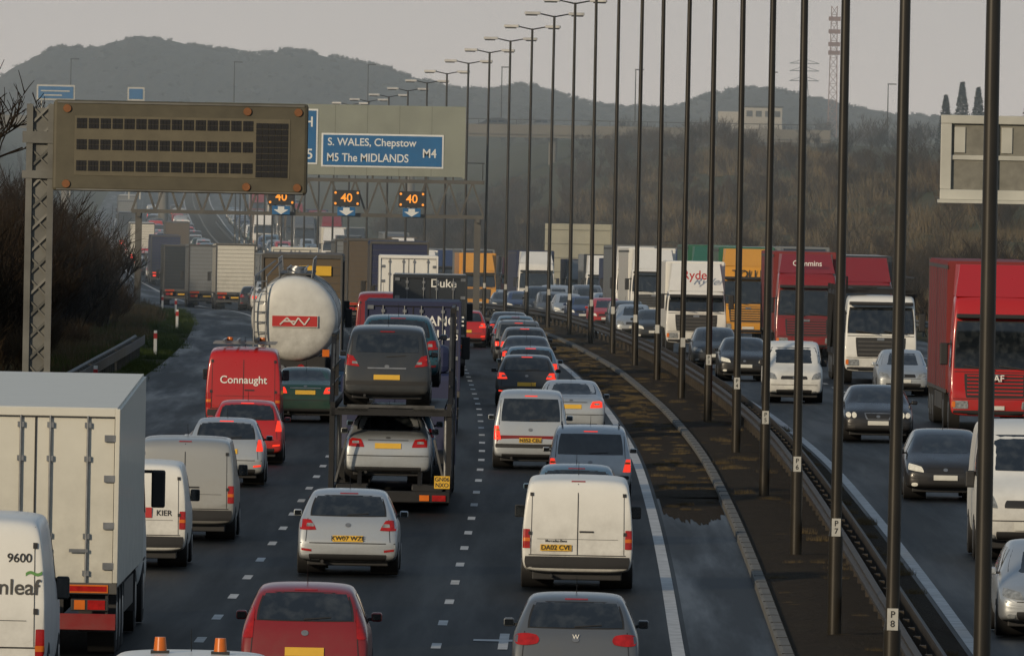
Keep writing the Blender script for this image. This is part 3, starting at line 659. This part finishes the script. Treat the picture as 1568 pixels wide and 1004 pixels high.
def lattice(x,y,z0,h,w,seg,w2=None,th=.12):
    b=B(); w2=w2 or w
    for i in range(seg):
        a=z0+h*i/seg; c=z0+h*(i+1)/seg; wa=w+(w2-w)*i/seg; wc=w+(w2-w)*(i+1)/seg
        P=[(x+sx*wa/2,y+sy*wa/2,a) for sx,sy in ((-1,-1),(1,-1),(1,1),(-1,1))]; Q=[(x+sx*wc/2,y+sy*wc/2,c) for sx,sy in ((-1,-1),(1,-1),(1,1),(-1,1))]
        for k in range(4):
            b.beam(P[k],Q[k],th,0); b.beam(P[k],Q[(k+1)%4],th*.7,0); b.beam(P[k],P[(k+1)%4],th*.7,0)
    return b
MASTM=simple('mast_faded_red',(.20,.10,.07),.9,var=.2)
b=lattice(74.5,3000,4,32.5,2.2,16,1.3,th=.2)
for z in (33,30,27,25): b.box(73.2,76,2999.3,2999.6,z,z+1.0,0)
b.obj('radio_mast',[MASTM])
b=lattice(88,3900,5,23,4.5,6,1.0,th=.25)
for z in (22,25,27.3): b.beam((83.5,3900,z),(92.5,3900,z),.3,0); b.beam((83.5,3900,z),(88,3900,z+1.4),.2,0); b.beam((92.5,3900,z),(88,3900,z+1.4),.2,0)
b.obj('electricity_pylon',[HZD])
b=B(); b.box(39,46,2200,2210,5,11.2,0,.1); b.box(35,39,2202,2210,5,10.4,0,.1)
for i in range(4): b.box(39.8+i*1.6,40.8+i*1.6,2199.9,2200,9.6,10.6,1)
b.box(38.8,46.2,2199.8,2210.2,11.2,11.45,1)
b.obj('warehouse_building',[simple('white_wall',(.34,.33,.29),.9,var=.15,scale=.3),HZD])

# ---------------------------------------------------------------- vegetation
def tube(b,p0,p1,r0,r1):
    d=(p1-p0)
    if d.length<1e-4: return
    d.normalize(); a=d.orthogonal().normalized(); c=d.cross(a)
    vs=[]
    for p,r in ((p0,r0),(p1,r1)):
        for i in range(3):
            t=2.0944*i; vs.append(p+a*math.cos(t)*r+c*math.sin(t)*r)
    b.add(vs,[[0,1,4,3],[1,2,5,4],[2,0,3,5]],0,True)
def grow(b,rn,p,d,l,r,dep,up=.15,kids=(3,5),spread=.6,mn=.011):
    segs=3 if dep>1 else 2; pts=[p]
    for i in range(segs):
        d=(d+Vector((rn.uniform(-1,1),rn.uniform(-1,1),rn.uniform(-.6,1)))*.18+Vector((0,0,up*.3))).normalized()
        q=pts[-1]+d*l/segs; tube(b,pts[-1],q,r*(1-i/segs*.5),r*(1-(i+1)/segs*.5)); pts.append(q)
    if dep<=0: return
    for k in range(rn.randint(*kids)):
        t=rn.uniform(.3,1)*segs; i=min(int(t),segs-1); q=pts[i].lerp(pts[i+1],t-i)
        nd=(d+Vector((rn.uniform(-1,1),rn.uniform(-1,1),rn.uniform(-.3,.8)))*spread*1.5).normalized()
        grow(b,rn,q,nd,l*rn.uniform(.45,.72),max(r*.5,mn),dep-1,up,kids,spread,mn)
def twigmat(name,c,var=.5,scale=.06): return simple(name,c,.9,var=var,scale=scale,spec=.1,world=True)
T_DK=twigmat('bark_dark',(.044,.032,.022)); T_MD=twigmat('twigs_brown',(.078,.057,.036)); T_RD=twigmat('twigs_russet',(.100,.066,.036)); T_HZ=twigmat('twigs_hill',(.040,.032,.021),.3)
trees=[];bush=[];tuft=[];fuzz=[]
for s in range(4):
    rn=random.Random(s+5); b=B(); grow(b,rn,Vector((0,0,-.2)),Vector((0,0,1)),3.6,.13,5,.2,(3,4),.62)
    trees.append(b)
for s in range(4):
    rn=random.Random(s+25); b=B(); grow(b,rn,Vector((0,0,-.2)),Vector((0,0,1)),3.2,.2,4,.12,(4,6),.75,.04)
    fuzz.append(b)
for s in range(5):
    rn=random.Random(s+50); b=B()
    for k in range(11):
        a=rn.uniform(0,6.28); p=Vector((math.cos(a)*rn.uniform(0,.9),math.sin(a)*rn.uniform(0,.9),-.1))
        grow(b,rn,p,Vector((math.cos(a)*.5,math.sin(a)*.5,1)).normalized(),rn.uniform(1.3,2.3),.028,3,.2,(4,5),.6)
    bush.append(b)
for s in range(3):
    rn=random.Random(s+90); b=B()
    for k in range(260):
        a=rn.uniform(0,6.28);rr=rn.uniform(0,1.3)**.8; p=Vector((math.cos(a)*rr,math.sin(a)*rr,-.05)); h=rn.uniform(.25,.8)
        q=p+Vector((rn.uniform(-.35,.35),rn.uniform(-.35,.35),h)); w=Vector((rn.uniform(-.03,.03),rn.uniform(-.03,.03),0)).normalized()*.02
        b.add([p-w,p+w,q],[[0,1,2]],0)
    tuft.append(b)
def meshes(lst,mat,nm): return [x.mesh(nm,[mat]) for x in lst]
tree_dk=meshes(trees,T_DK,'bare_tree'); bush_dk=meshes(bush,T_DK,'bush'); bush_md=meshes(bush,T_MD,'bush'); bush_rd=meshes(bush,T_RD,'bush')
tree_hz=meshes(fuzz,T_HZ,'tree'); tree_md=meshes(trees,T_MD,'tree'); bush_hz=meshes(bush,T_HZ,'bush')
TUF=simple('dry_grass_blades',(.16,.122,.066),.9,var=.5,scale=.08,spec=.1,world=True); TUFG=simple('green_grass_blades',(.075,.105,.028),.9,var=.4,scale=.4,spec=.1)
tuft_d=meshes(tuft,TUF,'tuft'); tuft_g=meshes(tuft,TUFG,'tuft')
def scatter(parent,lst,n,fY,fo,s0,s1,zoff=0,nm='plant'):
    for i in range(n):
        Y=fY(); o_=fo(Y); o=bpy.data.objects.new(nm,R.choice(lst)); COL.objects.link(o); o.parent=parent
        s=R.uniform(s0,s1); o.location=(ax(Y)+o_,Y,terr(Y,o_)+zoff); o.scale=(s,s,s*R.uniform(.85,1.2)); o.rotation_euler=(0,0,R.uniform(0,6.28))
e=empty('roadside_scrub')
scatter(e,bush_dk+bush_dk+bush_md,300,lambda:R.uniform(330,960),lambda Y:-R.uniform(15.8,30),.8,1.45)
scatter(e,bush_dk,150,lambda:R.uniform(335,560),lambda Y:-R.uniform(15.4,21),.9,1.5)
scatter(e,tree_dk,50,lambda:R.uniform(335,560),lambda Y:-R.uniform(16.5,25),.6,1.0)
scatter(e,tree_dk,50,lambda:R.uniform(500,900),lambda Y:-R.uniform(20,34),.6,.9)
scatter(e,bush_rd+bush_md,60,lambda:R.uniform(350,900),lambda Y:-R.uniform(14.2,15.8),.25,.55)
scatter(e,tree_md+bush_md,80,lambda:R.uniform(950,1900),lambda Y:-R.uniform(17,50),.8,1.3)
for (Y,o_,s) in ((331,-14.6,1.5),(340,-15.2,1.6),(346,-14.2,1.4),(352,-16.5,1.3),(372,-17.0,1.4),(420,-18.5,1.3)):
    o=bpy.data.objects.new('bare_tree',R.choice(tree_dk)); COL.objects.link(o); o.location=(ax(Y)+o_,Y,terr(Y,o_)); o.scale=(s,s,s)
e=empty('verge_grass')
scatter(e,tuft_g,520,lambda:R.uniform(320,750),lambda Y:-R.uniform(10.8,14.6),.3,.5)
scatter(e,tuft_d,220,lambda:R.uniform(330,800),lambda Y:-R.uniform(12.8,16),.4,.9)
scatter(e,tuft_d,300,lambda:R.uniform(150,700),lambda Y:R.choice((R.uniform(5.6,6.9),R.uniform(7.4,8.1))),.08,.22,.18)
e2=empty('reserve_weeds')
for i in range(300):
    Y=R.uniform(266,600); o_=R.uniform(4.1,5.2); o=bpy.data.objects.new('weed',R.choice(tuft_d)); COL.objects.link(o); o.parent=e2; s=R.uniform(.07,.20); o.location=(ax(Y)+o_,Y,zr(Y)+.03); o.scale=(s,s,s*.7); o.rotation_euler=(0,0,R.uniform(0,6))
e=empty('embankment_scrub')
scatter(e,bush_md+bush_dk+bush_dk,260,lambda:R.uniform(520,1650),lambda Y:R.uniform(26,36),.6,1.1)
scatter(e,bush_md+bush_rd+bush_md,300,lambda:R.uniform(520,1650),lambda Y:R.uniform(34,64),.45,.95)
scatter(e,tree_md,70,lambda:R.uniform(650,1600),lambda Y:R.uniform(30,62),.35,.6)
scatter(e,tuft_d,700,lambda:R.uniform(520,1400),lambda Y:R.uniform(28,62),1.0,2.4)
scatter(e,bush_hz+bush_md,140,lambda:R.uniform(1300,2400),lambda Y:R.uniform(55,170),.7,1.15)

ridge=herm([(-400,10),(-200,12),(-150,15.5),(-140.6,21.7),(-129.7,27.6),(-118.6,27.9),(-107.6,30.5),(-98.3,30.1),(-87.2,28.4),(-74.2,27.2),(-63.2,28.1),(-50.2,26.2),(-37.2,23.7),(-28,20.8),(-16.8,18.4),(-5.8,18.4),(3.4,19.6),(12.7,17.0),(23.9,14.4),(46,14.5),(55,18.1),(68,20.0),(77.3,18.9),(90.3,16.0),(103,13.5),(122,12.9),(150,12.5),(400,12)])
HILL=ground_mat('woodland_canopy',(.036,.030,.020),(.030,.026,.017),(.044,.036,.024),.012,.25)
vs=[];fs=[];nx=620;ny=70
for j in range(ny):
    t=j/(ny-1); Y=2750+t*850
    for i in range(nx):
        X=-230+450*i/(nx-1); zt=ridge(X)-1.6; z=3+(zt-3)*sstep(0,1,t)
        xx=X*(.85+.15*t)
        c=MN.noise(Vector((xx*.35,Y*.03,0)))*.6+MN.noise(Vector((xx*1.1,Y*.08,5)))*.35+MN.noise(Vector((xx*.06,Y*.01,9)))*1.0
        vs.append((xx,Y,z+c))
for i in range(nx): X=-230+450*i/(nx-1); vs.append((X,4300,-5))
for j in range(ny):
    for i in range(nx-1): a=j*nx+i; fs.append([a,a+1,a+nx+1,a+nx])
me=bpy.data.meshes.new('hills'); me.from_pydata(vs,[],fs); me.materials.append(HILL)
for p in me.polygons: p.use_smooth=True
o=bpy.data.objects.new('hills',me); COL.objects.link(o)
e=empty('hillside_woodland')
for i in range(1600):
    X=R.uniform(-158,150); t=1-abs(R.gauss(0,.05)) if i<800 else R.uniform(.3,1); t=max(.15,min(1,t)); Y=2750+t*850
    o=bpy.data.objects.new('tree',R.choice(tree_hz)); COL.objects.link(o); o.parent=e
    z=3+(ridge(X)-1.6-3)*sstep(0,1,t); s=R.uniform(.25,.50)
    o.location=(X*(.85+.15*t),Y,z-1.2); o.scale=(s*1.3,s*1.3,s); o.rotation_euler=(0,0,R.uniform(0,6.28))
CONL=simple('conifer_leaf',(.022,.026,.016),.9,var=.5,scale=1)
def conifer(name,x,y,z,h):
    rn=random.Random(int(x*10)); b=B(); b.cyl((0,0,0),(0,0,h*.9),.15,.03,1,6)
    for i in range(1500):
        t=rn.random()**.8; rr=(1-t)*h*.17*rn.uniform(.5,1.15)+.12; a=rn.uniform(0,6.28)
        c=Vector((math.cos(a)*rr,math.sin(a)*rr,.4+t*(h-.4))); u=Vector((rn.uniform(-1,1),rn.uniform(-1,1),rn.uniform(-1,1))).normalized()*.28; w=u.orthogonal().normalized()*.12
        b.add([c-u,c+w,c+u],[[0,1,2]],0)
    o=b.obj(name,[CONL,T_DK]); o.location=(x,y,z)
for x,h in ((52.5,8.6),(54.4,8.0),(50.6,7.0),(60.5,8.4),(61.6,9.0)): conifer('conifer_tree',x,1500,5.0,h)

b=B(); b.box(-.06,.06,-.05,.05,0,.9,0,.01); b.box(-.065,.065,-.055,.055,.6,.8,1)
mm=b.mesh('marker_post',[INK_WHITE,INK_RED])
for Y in (380,480,580,680,780):
    o=bpy.data.objects.new('marker_post',mm); COL.objects.link(o); o.location=(ax(Y)-11.4,Y,zr(Y)-.05)

# ---------------------------------------------------------------- VEHICLES
o=put('hatch_golf',177,2.15,m=P_grey,lit=False); text(o,'W',(0,.0,.93),.09,INK_WHITE,fit=True)
o=put('van',220,2.13,m=P_white); text(o,'DA02 CVE',(-.37,0,.735),.115,INK_BLACK,fit=True); text(o,'Mercedes-Benz',(-.37,0,.85),.06,INK_BLACK,fit=True)
put('hatch',244,2.1,m=P_lblue)
o=put('estate',274,2.45,m=P_silver,lit=True)
o=put('mpv',296,1.15,m=P_silver,lit=True)
b=B(); b.box(-.80,.80,-.004,.03,.50,.78,0,.02); q=b.obj('lower_body_band',[P_dred],o); q.location=(0,.02,.0)
text(o,'N352 CEU',(0,-.035,.665),.115,INK_BLACK)
put('saloon',330,2.3,m=P_silver,lit=True)
put('hatch',372,1.4,m=P_dark,lit=True); put('hatch',392,1.7,m=P_lblue,lit=True)
put('saloon',425,1.9,m=P_black,lit=True); put('hatch',450,2.1,m=P_grey,lit=True); put('estate',474,2.2,m=P_grey,lit=True); put('hatch',498,2.45,m=P_lblue); put('saloon',522,2.6,m=P_black,lit=True)
put('hatch',520,.75,m=P_red,lit=True)
put('hatch_tall',176,-1.6,m=P_dred,lit=False)
o=put('hatch',225,-1.93,m=P_silver); text(o,'KW07 WZE',(0,0,.655),.115,INK_BLACK,fit=True)
def beac(b):
    for s in (-1,1):
        b.box(s*.33-.10,s*.33+.10,1.2,1.4,1.93,1.97,2); b.cyl((s*.33,1.3,1.97),(s*.33,1.3,2.1),.075,.06,9,12)
make_car('van_beacon',VAN,4.8,van_feats(),(.95,3.75),.33,mir_y=3.35,mir_z=1.18,hw=.945,sz=1.13,extra=beac)
KIND['van_beacon']='recovery_van'
put('van_beacon',138,-2.05,m=P_white)
# car transporter
Yt=262; ot=-1.72
FR=simple('transporter_steel',(.024,.024,.025),.5,metal=.4,var=.5,scale=1.5); FR2=simple('transporter_galv',(.10,.10,.098),.5,metal=.4,var=.5)
b=B()
for s in (-1,1):
    b.box(s*.78-.32,s*.78+.32,0,9.5,.46,.54,1); b.box(s*.78-.32,s*.78+.32,0,9.8,2.06,2.14,1)
    b.box(s*1.2-.04,s*1.2+.04,0,10,.38,.60,0); b.box(s*1.2-.05,s*1.2+.05,0,10,1.98,2.24,0)
    for y in (.05,3.4,6.8,9.8):
        b.box(s*1.21-.05,s*1.21+.05,y,y+.14,.3,2.1,0)
    for y in (1.5,6.5): b.box(s*1.23-.04,s*1.23+.04,y,y+.12,2.2,4.2 if s>0 else 3.6,0,0)
    b.beam((s*1.22,.1,2.2),(s*1.22,1.6,4.15 if s>0 else 3.6),.10,0); b.beam((s*1.22,1.6,4.15 if s>0 else 3.6),(s*1.22,6.5,4.15 if s>0 else 3.6),.08,0)
    b.beam((s*1.22,3.4,.6),(s*1.22,6.8,2.0),.10,0); b.beam((s*1.22,.1,.6),(s*1.22,3.4,2.0),.10,1)
    for k in range(4): b.beam((s*1.20,.2+k*1.6,2.9),(s*1.20,1.0+k*1.6,4.0 if s>0 else 3.4),.05,1)
    b.beam((s*1.20,.0,2.95),(s*1.20,9,2.95),.04,1); b.beam((s*1.20,.0,2.6),(s*1.20,9,2.6),.03,1)
    for y in (.1,3.4): b.cyl((s*1.14,y+.2,.5),(s*1.14,y+.2,2.05),.045,.045,8,10)
    for k in range(18): b.box(s*.78-.32,s*.78+.32,.1+k*.5,.14+k*.5,.54,.56,0)
    for y in (5.2,6.4): wheel(b,s*1.02,y,.42,.36,s)
    wheel(b,s*1.08,14.8,.5,.3,s); wheel(b,s*1.0,11.6,.5,.4,s)
    b.box(s*1.02-.14,s*1.02+.14,-.06,-.02,.24,.36,4); b.box(s*.72-.1,s*.72+.1,-.06,-.02,.24,.36,9)
    b.beam((s*.62,-.02,.5),(s*.62,.6,.9),.1,0)
    b.box(s*.78-.3,s*.78+.3,-.04,0,.44,.56,0); b.beam((s*1.12,0,.6),(s*.9,.05,1.5),.05,1)
b.box(-1.25,1.25,-.03,.12,.20,.44,0,.02); b.box(-1.22,1.22,0,.1,1.98,2.12,0); b.box(-.9,.9,-.02,.0,2.14,2.2,1)
b.box(.92,1.24,-.06,-.04,.50,.76,6)
b.box(-.6,.6,0,9.5,.2,.38,2)
b.box(-1.25,1.25,13,15.5,.5,2.6,10,.15); b.box(-1.1,1.1,13.2,14.8,2.6,3.2,10,.15)
tr=b.obj('car_transporter_lorry',[FR,FR2,BLACK,TYRE,RED,HEAD,PY,PW,CHROME,AMBER,P_curtain_blue,FR])
tr.location=(ax(Yt)+ot,Yt,.01); tr.rotation_euler=(0,0,-math.atan((ax(Yt+10)-ax(Yt))/10))
text(tr,'GN06\nNXO',(1.08,-.065,.63),.12,INK_BLACK)
put('saloon',Yt+.35,ot-.05,m=P_silver,dz=.55); put('hatch',Yt+5.2,ot,m=P_lblue,dz=.60)
put('suv',Yt+.15,ot-.1,m=P_dark,dz=2.15); put('hatch',Yt+5.0,ot+.05,m=P_teal,dz=2.45)
o=put('box_truck_low',332,-1.85,m=P_blue,body=P_curtain_blue,frame=P_curtain_blue); text(o,'NANCE\n  PLUS',(.72,0,2.72),.36,INK_WHITE,fit=True)
o=put('box_truck_low',430,-1.35,m=P_white,body=P_dark,frame=P_dark); text(o,'Duke',(.45,0,3.12),.40,INK_WHITE,fit=True)
put('van_tall',400,-1.9,m=P_white)
put('van_tall',460,-2.9,m=P_dred); put('box_truck',520,-1.6,m=P_white,body=P_white,frame=P_white)
o=put('van_tall',173,-6.05,m=P_white); text(o,'9600',(.62,0,2.02),.17,INK_BLACK,fit=True); text(o,'greenleaf',(.35,0,1.62),.30,FRAME,fit=True); text(o,'~',(.82,0,1.83),.4,INK_GREEN,fit=True)
o=put('near_trailer',189.5,-5.95,m=P_white,body=P_cream,frame=P_cream,yaw=.002)
b=B(); b.box(-1.24,1.24,-.02,.0,.40,.64,0,.005); q=b.obj('red_bumper',[P_dred],o)
o=put('van_small',227,-5.75,m=P_white); text(o,'KIER',(.50,0,.98),.14,INK_BLACK,fit=True)
b=B(); b.box(.12,.28,.0,.012,.90,1.08,0); b.obj('logo',[INK_RED],o)
put('van',242,-5.35,m=P_silver2)
put('hatch_small',278,-5.5,m=P_silver,lit=True); put('hatch_small',296,-5.45,m=P_red,lit=True)
o=put('van_high',324,-6.1,m=P_red); text(o,'Connaught',(0,0,1.42),.27,INK_WHITE,fit=True)
put('saloon',343,-4.75,m=P_green,lit=True); put('hatch',365,-4.4,m=P_lblue)
# tanker
b=B(); cz=2.55
n=32; rings=[(.0,.0),(0.02,.6),(.06,.92),(.13,1.10),(.24,1.18),(.4,1.215),(.6,1.22),(11.2,1.22),(11.5,1.1),(11.7,.6)]
vs=[];fs=[]
for y,r in rings:
    for i in range(n): t=2*math.pi*i/n; vs.append((math.cos(t)*max(r,.01)*1.02,y,cz+math.sin(t)*max(r,.01)))
for k in range(len(rings)-1):
    for i in range(n): fs.append([k*n+i,(k+1)*n+i,(k+1)*n+(i+1)%n,k*n+(i+1)%n])
b.add(vs,fs,10,True)
for y in (.45,3,6,9,11.1): b.cyl((0,y,cz),(0,y+.07,cz),1.255,1.255,8,32)
for s in (-1,1):
    b.box(s*.25-.02,s*.25+.02,.7,11,3.95,3.98,8)
    b.beam((s*.5,.5,4.25),(s*.5,10,4.25),.035,8)
    for y in (.5,2,3.5,5,6.5,8,10): b.cyl((s*.45,y,3.6),(s*.5,y,4.25),.018,None,8,6)
    b.box(s*1.15-.08,s*1.15+.08,.3,11,1.25,1.40,2)
    for y in (1.3,2.6,3.9): wheel(b,s*1.02,y,.5,.4,s); b.box(s*1.0-.25,s*1.0+.25,y-.6,y+.6,1.05,1.09,2,.01)
    wheel(b,s*1.08,14.2,.5,.3,s)
    b.box(s*.9-.16,s*.9+.16,-.05,.0,.75,.92,4); b.box(s*.6-.08,s*.6+.08,-.05,.0,.75,.92,9)
b.box(-.5,.5,.6,10,3.80,3.84,11)
for y in (2,5,8): b.cyl((0,y,3.7),(0,y,3.98),.28,.25,8,14)
b.box(-1.2,1.2,0,.12,.72,.95,11,.01); b.box(-1.15,1.15,.1,.2,.45,.6,11); b.box(-.5,.5,.2,15,.7,1.1,2); b.box(-.9,.9,.3,1.2,1.0,1.5,2,.03)
for x in (-1.16,-.82): b.cyl((x,-.06,.8),(x,-.02,3.75),.026,None,8,8); b.beam((x,-.02,3.75),(x*.5,.5,4.2),.04,8)
for k in range(10): b.cyl((-1.16,-.05,1.0+k*.29),(-.82,-.05,1.0+k*.29),.018,None,8,6)
b.cyl((-.35,-.05,1.15),(-.35,.3,1.15),.09,None,8,10); b.cyl((.2,-.05,1.15),(.2,.3,1.15),.12,None,4,10)
b.box(-1.2,1.2,13.2,15.4,.5,3.0,0,.15)
b.box(-.66,.66,-.035,-.02,2.32,2.66,7); b.box(-.64,.64,-.045,-.036,2.34,2.64,12)
# white interlocked emblem strokes
for (p,q_) in (((-.42,2.39),(-.22,2.59)),((-.22,2.59),(-.02,2.39)),((-.02,2.39),(.10,2.59)),((.10,2.59),(.28,2.39)),((.28,2.39),(.42,2.59)),((-.34,2.49),(.0,2.49))):
    b.beam((p[0],-.052,p[1]),(q_[0],-.052,q_[1]),.045,7)
b.box(-.26,.26,-.06,.0,1.0,1.1,6)
for sx in (-.9,.9): b.box(sx-.1,sx+.1,-.05,.0,1.5,1.7,9)
tk=b.obj('tanker_lorry',SLOTS+[INK_RED]); tk.data.materials[10]=P_tank; tk.data.materials[0]=P_white
Yk=362; tk.location=(ax(Yk)-5.3,Yk,zr(Yk)); tk.rotation_euler=(-.002,0,-math.atan((ax(Yk+15)-ax(Yk))/15))
o=put('artic_tall',394,-5.4,m=P_white,body=P_brown,frame=P_brown); b=B(); b.box(-.1,.9,-.03,-.01,3.55,3.85,0); b.obj('yellow_sign',[PY],o)
put('artic',424,-5.6,m=P_white,body=P_cream,frame=P_cream)
put('artic_tall',812,-6.4,m=P_white,body=P_cream,frame=P_cream); put('artic_tall',846,-7.6,m=P_dark,body=P_curtain_grey); put('artic_tall',885,-8.6,m=P_blue,body=P_dark)
# ---- oncoming
put('hatch',203,9.75,True,m=P_silver)
put('van_tall',239,10.6,True,m=P_white)
put('hatch_golf',277,10.2,True,m=P_black,lit=True)
put('saloon_lux',331,10.3,True,m=P_black,lit=True)
put('van_win',388,9.7,True,m=P_white,lit=False); put('saloon',433,9.4,True,m=P_black,lit=True); put('hatch',462,9.2,True,m=P_dark)
o=put('box_truck',511,9.9,True,m=P_white,body=P_white,frame=P_white); text(o,'Ryder',(.0,8.3,3.15),.50,INK_RED,True)
put('saloon',550,9.4,True,m=P_dark,lit=True); put('hatch',572,9.2,True,m=P_silver); put('estate',592,9.5,True,m=P_dark)
put('hatch',625,9.6,True,m=P_red,lit=True); put('saloon',655,9.5,True,m=P_blue,lit=True); put('hatch',680,9.6,True,m=P_silver,lit=True); put('estate',705,9.6,True,m=P_grey); put('mpv',730,9.8,True,m=P_dark); put('hatch',755,9.6,True,m=P_blue,lit=True);put('saloon',785,9.8,True,m=P_dark,lit=True)
o=put('artic_xl',347,14.0,True,m=P_red,body=P_curtain_red); text(o,'DAF',(0,16.04,1.45),.26,INK_WHITE,True)
put('hatch_small',405,13.7,True,m=P_silver)
o=put('tractor_only',430,13.9,True,m=P_white)
b=B()
for s in (-1,1):
    b.box(s*1.2-.05,s*1.2+.05,0,12.8,.9,1.1,0); b.box(s*1.2-.05,s*1.2+.05,0,14.5,2.95,3.1,0)
    for y in (.1,3,6,9,12.6): b.box(s*1.22-.05,s*1.22+.05,y,y+.12,.9,3.3,0)
    b.beam((s*1.22,3,1),(s*1.22,6,3),.1,0); b.beam((s*1.22,9,1),(s*1.22,12.6,3),.1,0); b.box(s*.75-.3,s*.75+.3,0,15.2,3.1,3.16,0)
    b.beam((s*1.15,15.2,3.15),(s*1.15,15.2,3.6),.08,0); b.beam((s*1.15,15.2,3.6),(s*1.15,2,3.6),.06,0)
for y in (15.1,12,9): b.box(-1.2,1.2,y,y+.1,3.05,3.2,0)
b.obj('deck_frame',[FR],o)
put('hatch',435,13.9,True,m=P_dark,dz=1.1)
o=put('artic_tall',500,13.9,True,m=P_dred,body=P_curtain_red); text(o,'Cummins',(0,15.55,3.75),.3,INK_WHITE,True)
o=put('artic_tall',560,13.8,True,m=P_yellow,body=P_tgreen); text(o,'TOLLE',(0,15.75,3.0),.5,INK_BLACK,True)
put('artic_tall',600,13.9,True,m=P_tgreen,body=P_tgreen); put('artic',668,13.6,True,m=P_white,body=P_white)
put('artic_tall',585,17.4,True,m=P_dark,body=P_curtain_grey); put('artic',530,17.5,True,m=P_dred,body=P_dark); put('artic',640,17.5,True,m=P_blue,body=P_curtain_blue)
put('box_truck_big',860,11.0,True,m=P_yellow,body=P_yellow,frame=P_yellow); put('box_truck_big',950,10.8,True,m=P_white,body=P_white)
cols=[P_silver,P_silver,P_grey,P_dark,P_black,P_blue,P_lblue,P_red,P_white,P_green,P_dark,P_silver2]
tcol=[P_cream,P_curtain_grey,P_brown,P_dark,P_curtain_blue,P_curtain_grey,P_brown,P_curtain_grey]
tcab=[P_white,P_grey,P_dark,P_blue,P_white,P_dred]
def fill(off,Y,Ye,onc,pt,g0=7,g1=16):
    while Y<Ye:
        trk=R.random()<pt
        if trk: k=R.choice(['artic_tall','artic_tall','box_truck','box_truck_big'])
        else: k=R.choice(['hatch','hatch_tall','saloon','estate','mpv','hatch','van','saloon'])
        L=CARS[k][1]; bc=R.choice(tcol); o=put(k,Y,off+R.uniform(-.25,.25),onc,m=R.choice(tcab if trk else cols),body=bc if trk else None,frame=bc if trk else None,lit=R.random()<.5)
        Y+=L+R.uniform(g0,g1)
fill(1.9,640,1950,False,0.0); fill(-1.8,545,1950,False,.04); fill(-5.5,450,790,False,.04); fill(-5.5,910,1950,False,.2)
fill(10.2,880,1950,True,.03); fill(13.9,700,1950,True,.2); fill(17.5,680,1900,True,.3,10,25)

# ---------------------------------------------------------------- winter haze: a thin scattering layer of air over the valley
m=bpy.data.materials.new('haze_air'); m.use_nodes=True; nt=m.node_tree; nt.nodes.remove(nt.nodes['Principled BSDF'])
vsn=N(nt,'ShaderNodeVolumeScatter'); vsn.inputs['Color'].default_value=(.78,.92,1,1); vsn.inputs['Density'].default_value=.00024; vsn.inputs['Anisotropy'].default_value=0
nt.links.new(vsn.outputs[0],nt.nodes['Material Output'].inputs['Volume'])
b=B(); b.box(-700,700,420,5200,-30,75,0); b.obj('atmospheric_haze',[m])

# ---------------------------------------------------------------- light
w=bpy.data.worlds.new("World"); sc.world=w; w.use_nodes=True; nt=w.node_tree
bg=nt.nodes['Background']; out=nt.nodes['World Output']
sky=N(nt,'ShaderNodeTexSky'); sky.sky_type='NISHITA'; sky.sun_disc=False
sd=Vector((-.58,-.78,.28)).normalized()
sky.sun_elevation=math.asin(sd.z); sky.sun_rotation=math.atan2(sd.x,sd.y); sky.air_density=1.5; sky.dust_density=3; sky.ozone_density=2; sky.altitude=50
nt.links.new(sky.outputs[0],bg.inputs['Color']); bg.inputs['Strength'].default_value=.08
tc=N(nt,'ShaderNodeTexCoord'); sp=N(nt,'ShaderNodeSeparateXYZ'); nt.links.new(tc.outputs['Generated'],sp.inputs[0])
c1=mixc(nt,maprange(nt,sp.outputs[2],-.002,.022,0,1),(.86,.87,.86),(.66,.71,.745))
c2=mixc(nt,maprange(nt,sp.outputs[2],.022,.20,0,1),c1,(.20,.26,.34))
b2=N(nt,'ShaderNodeBackground'); nt.links.new(c2,b2.inputs['Color']); b2.inputs['Strength'].default_value=1.0
ms=N(nt,'ShaderNodeMixShader'); ms.inputs[0].default_value=.85
nt.links.new(bg.outputs[0],ms.inputs[1]); nt.links.new(b2.outputs[0],ms.inputs[2]); nt.links.new(ms.outputs[0],out.inputs['Surface'])
L_=bpy.data.lights.new('sun','SUN'); L_.energy=2.7; L_.angle=math.radians(2); L_.color=(1,.82,.58)
so=bpy.data.objects.new('sun',L_); COL.objects.link(so); so.rotation_euler=(-sd).to_track_quat('-Z','Y').to_euler()

# ---------------------------------------------------------------- camera
cam=bpy.data.cameras.new('camera'); cam.lens=36*19500/1568; cam.sensor_width=36; cam.clip_start=1; cam.clip_end=20000
co=bpy.data.objects.new('camera',cam); COL.objects.link(co)
M=Matrix.Rotation(math.pi/2-317/19500,4,'X')@Matrix.Rotation(.019,4,'Z')
co.matrix_world=Matrix.Translation((0,0,8.1))@M
sc.camera=co
sc.view_settings.view_transform='Standard'; sc.view_settings.look='None'; sc.view_settings.exposure=0
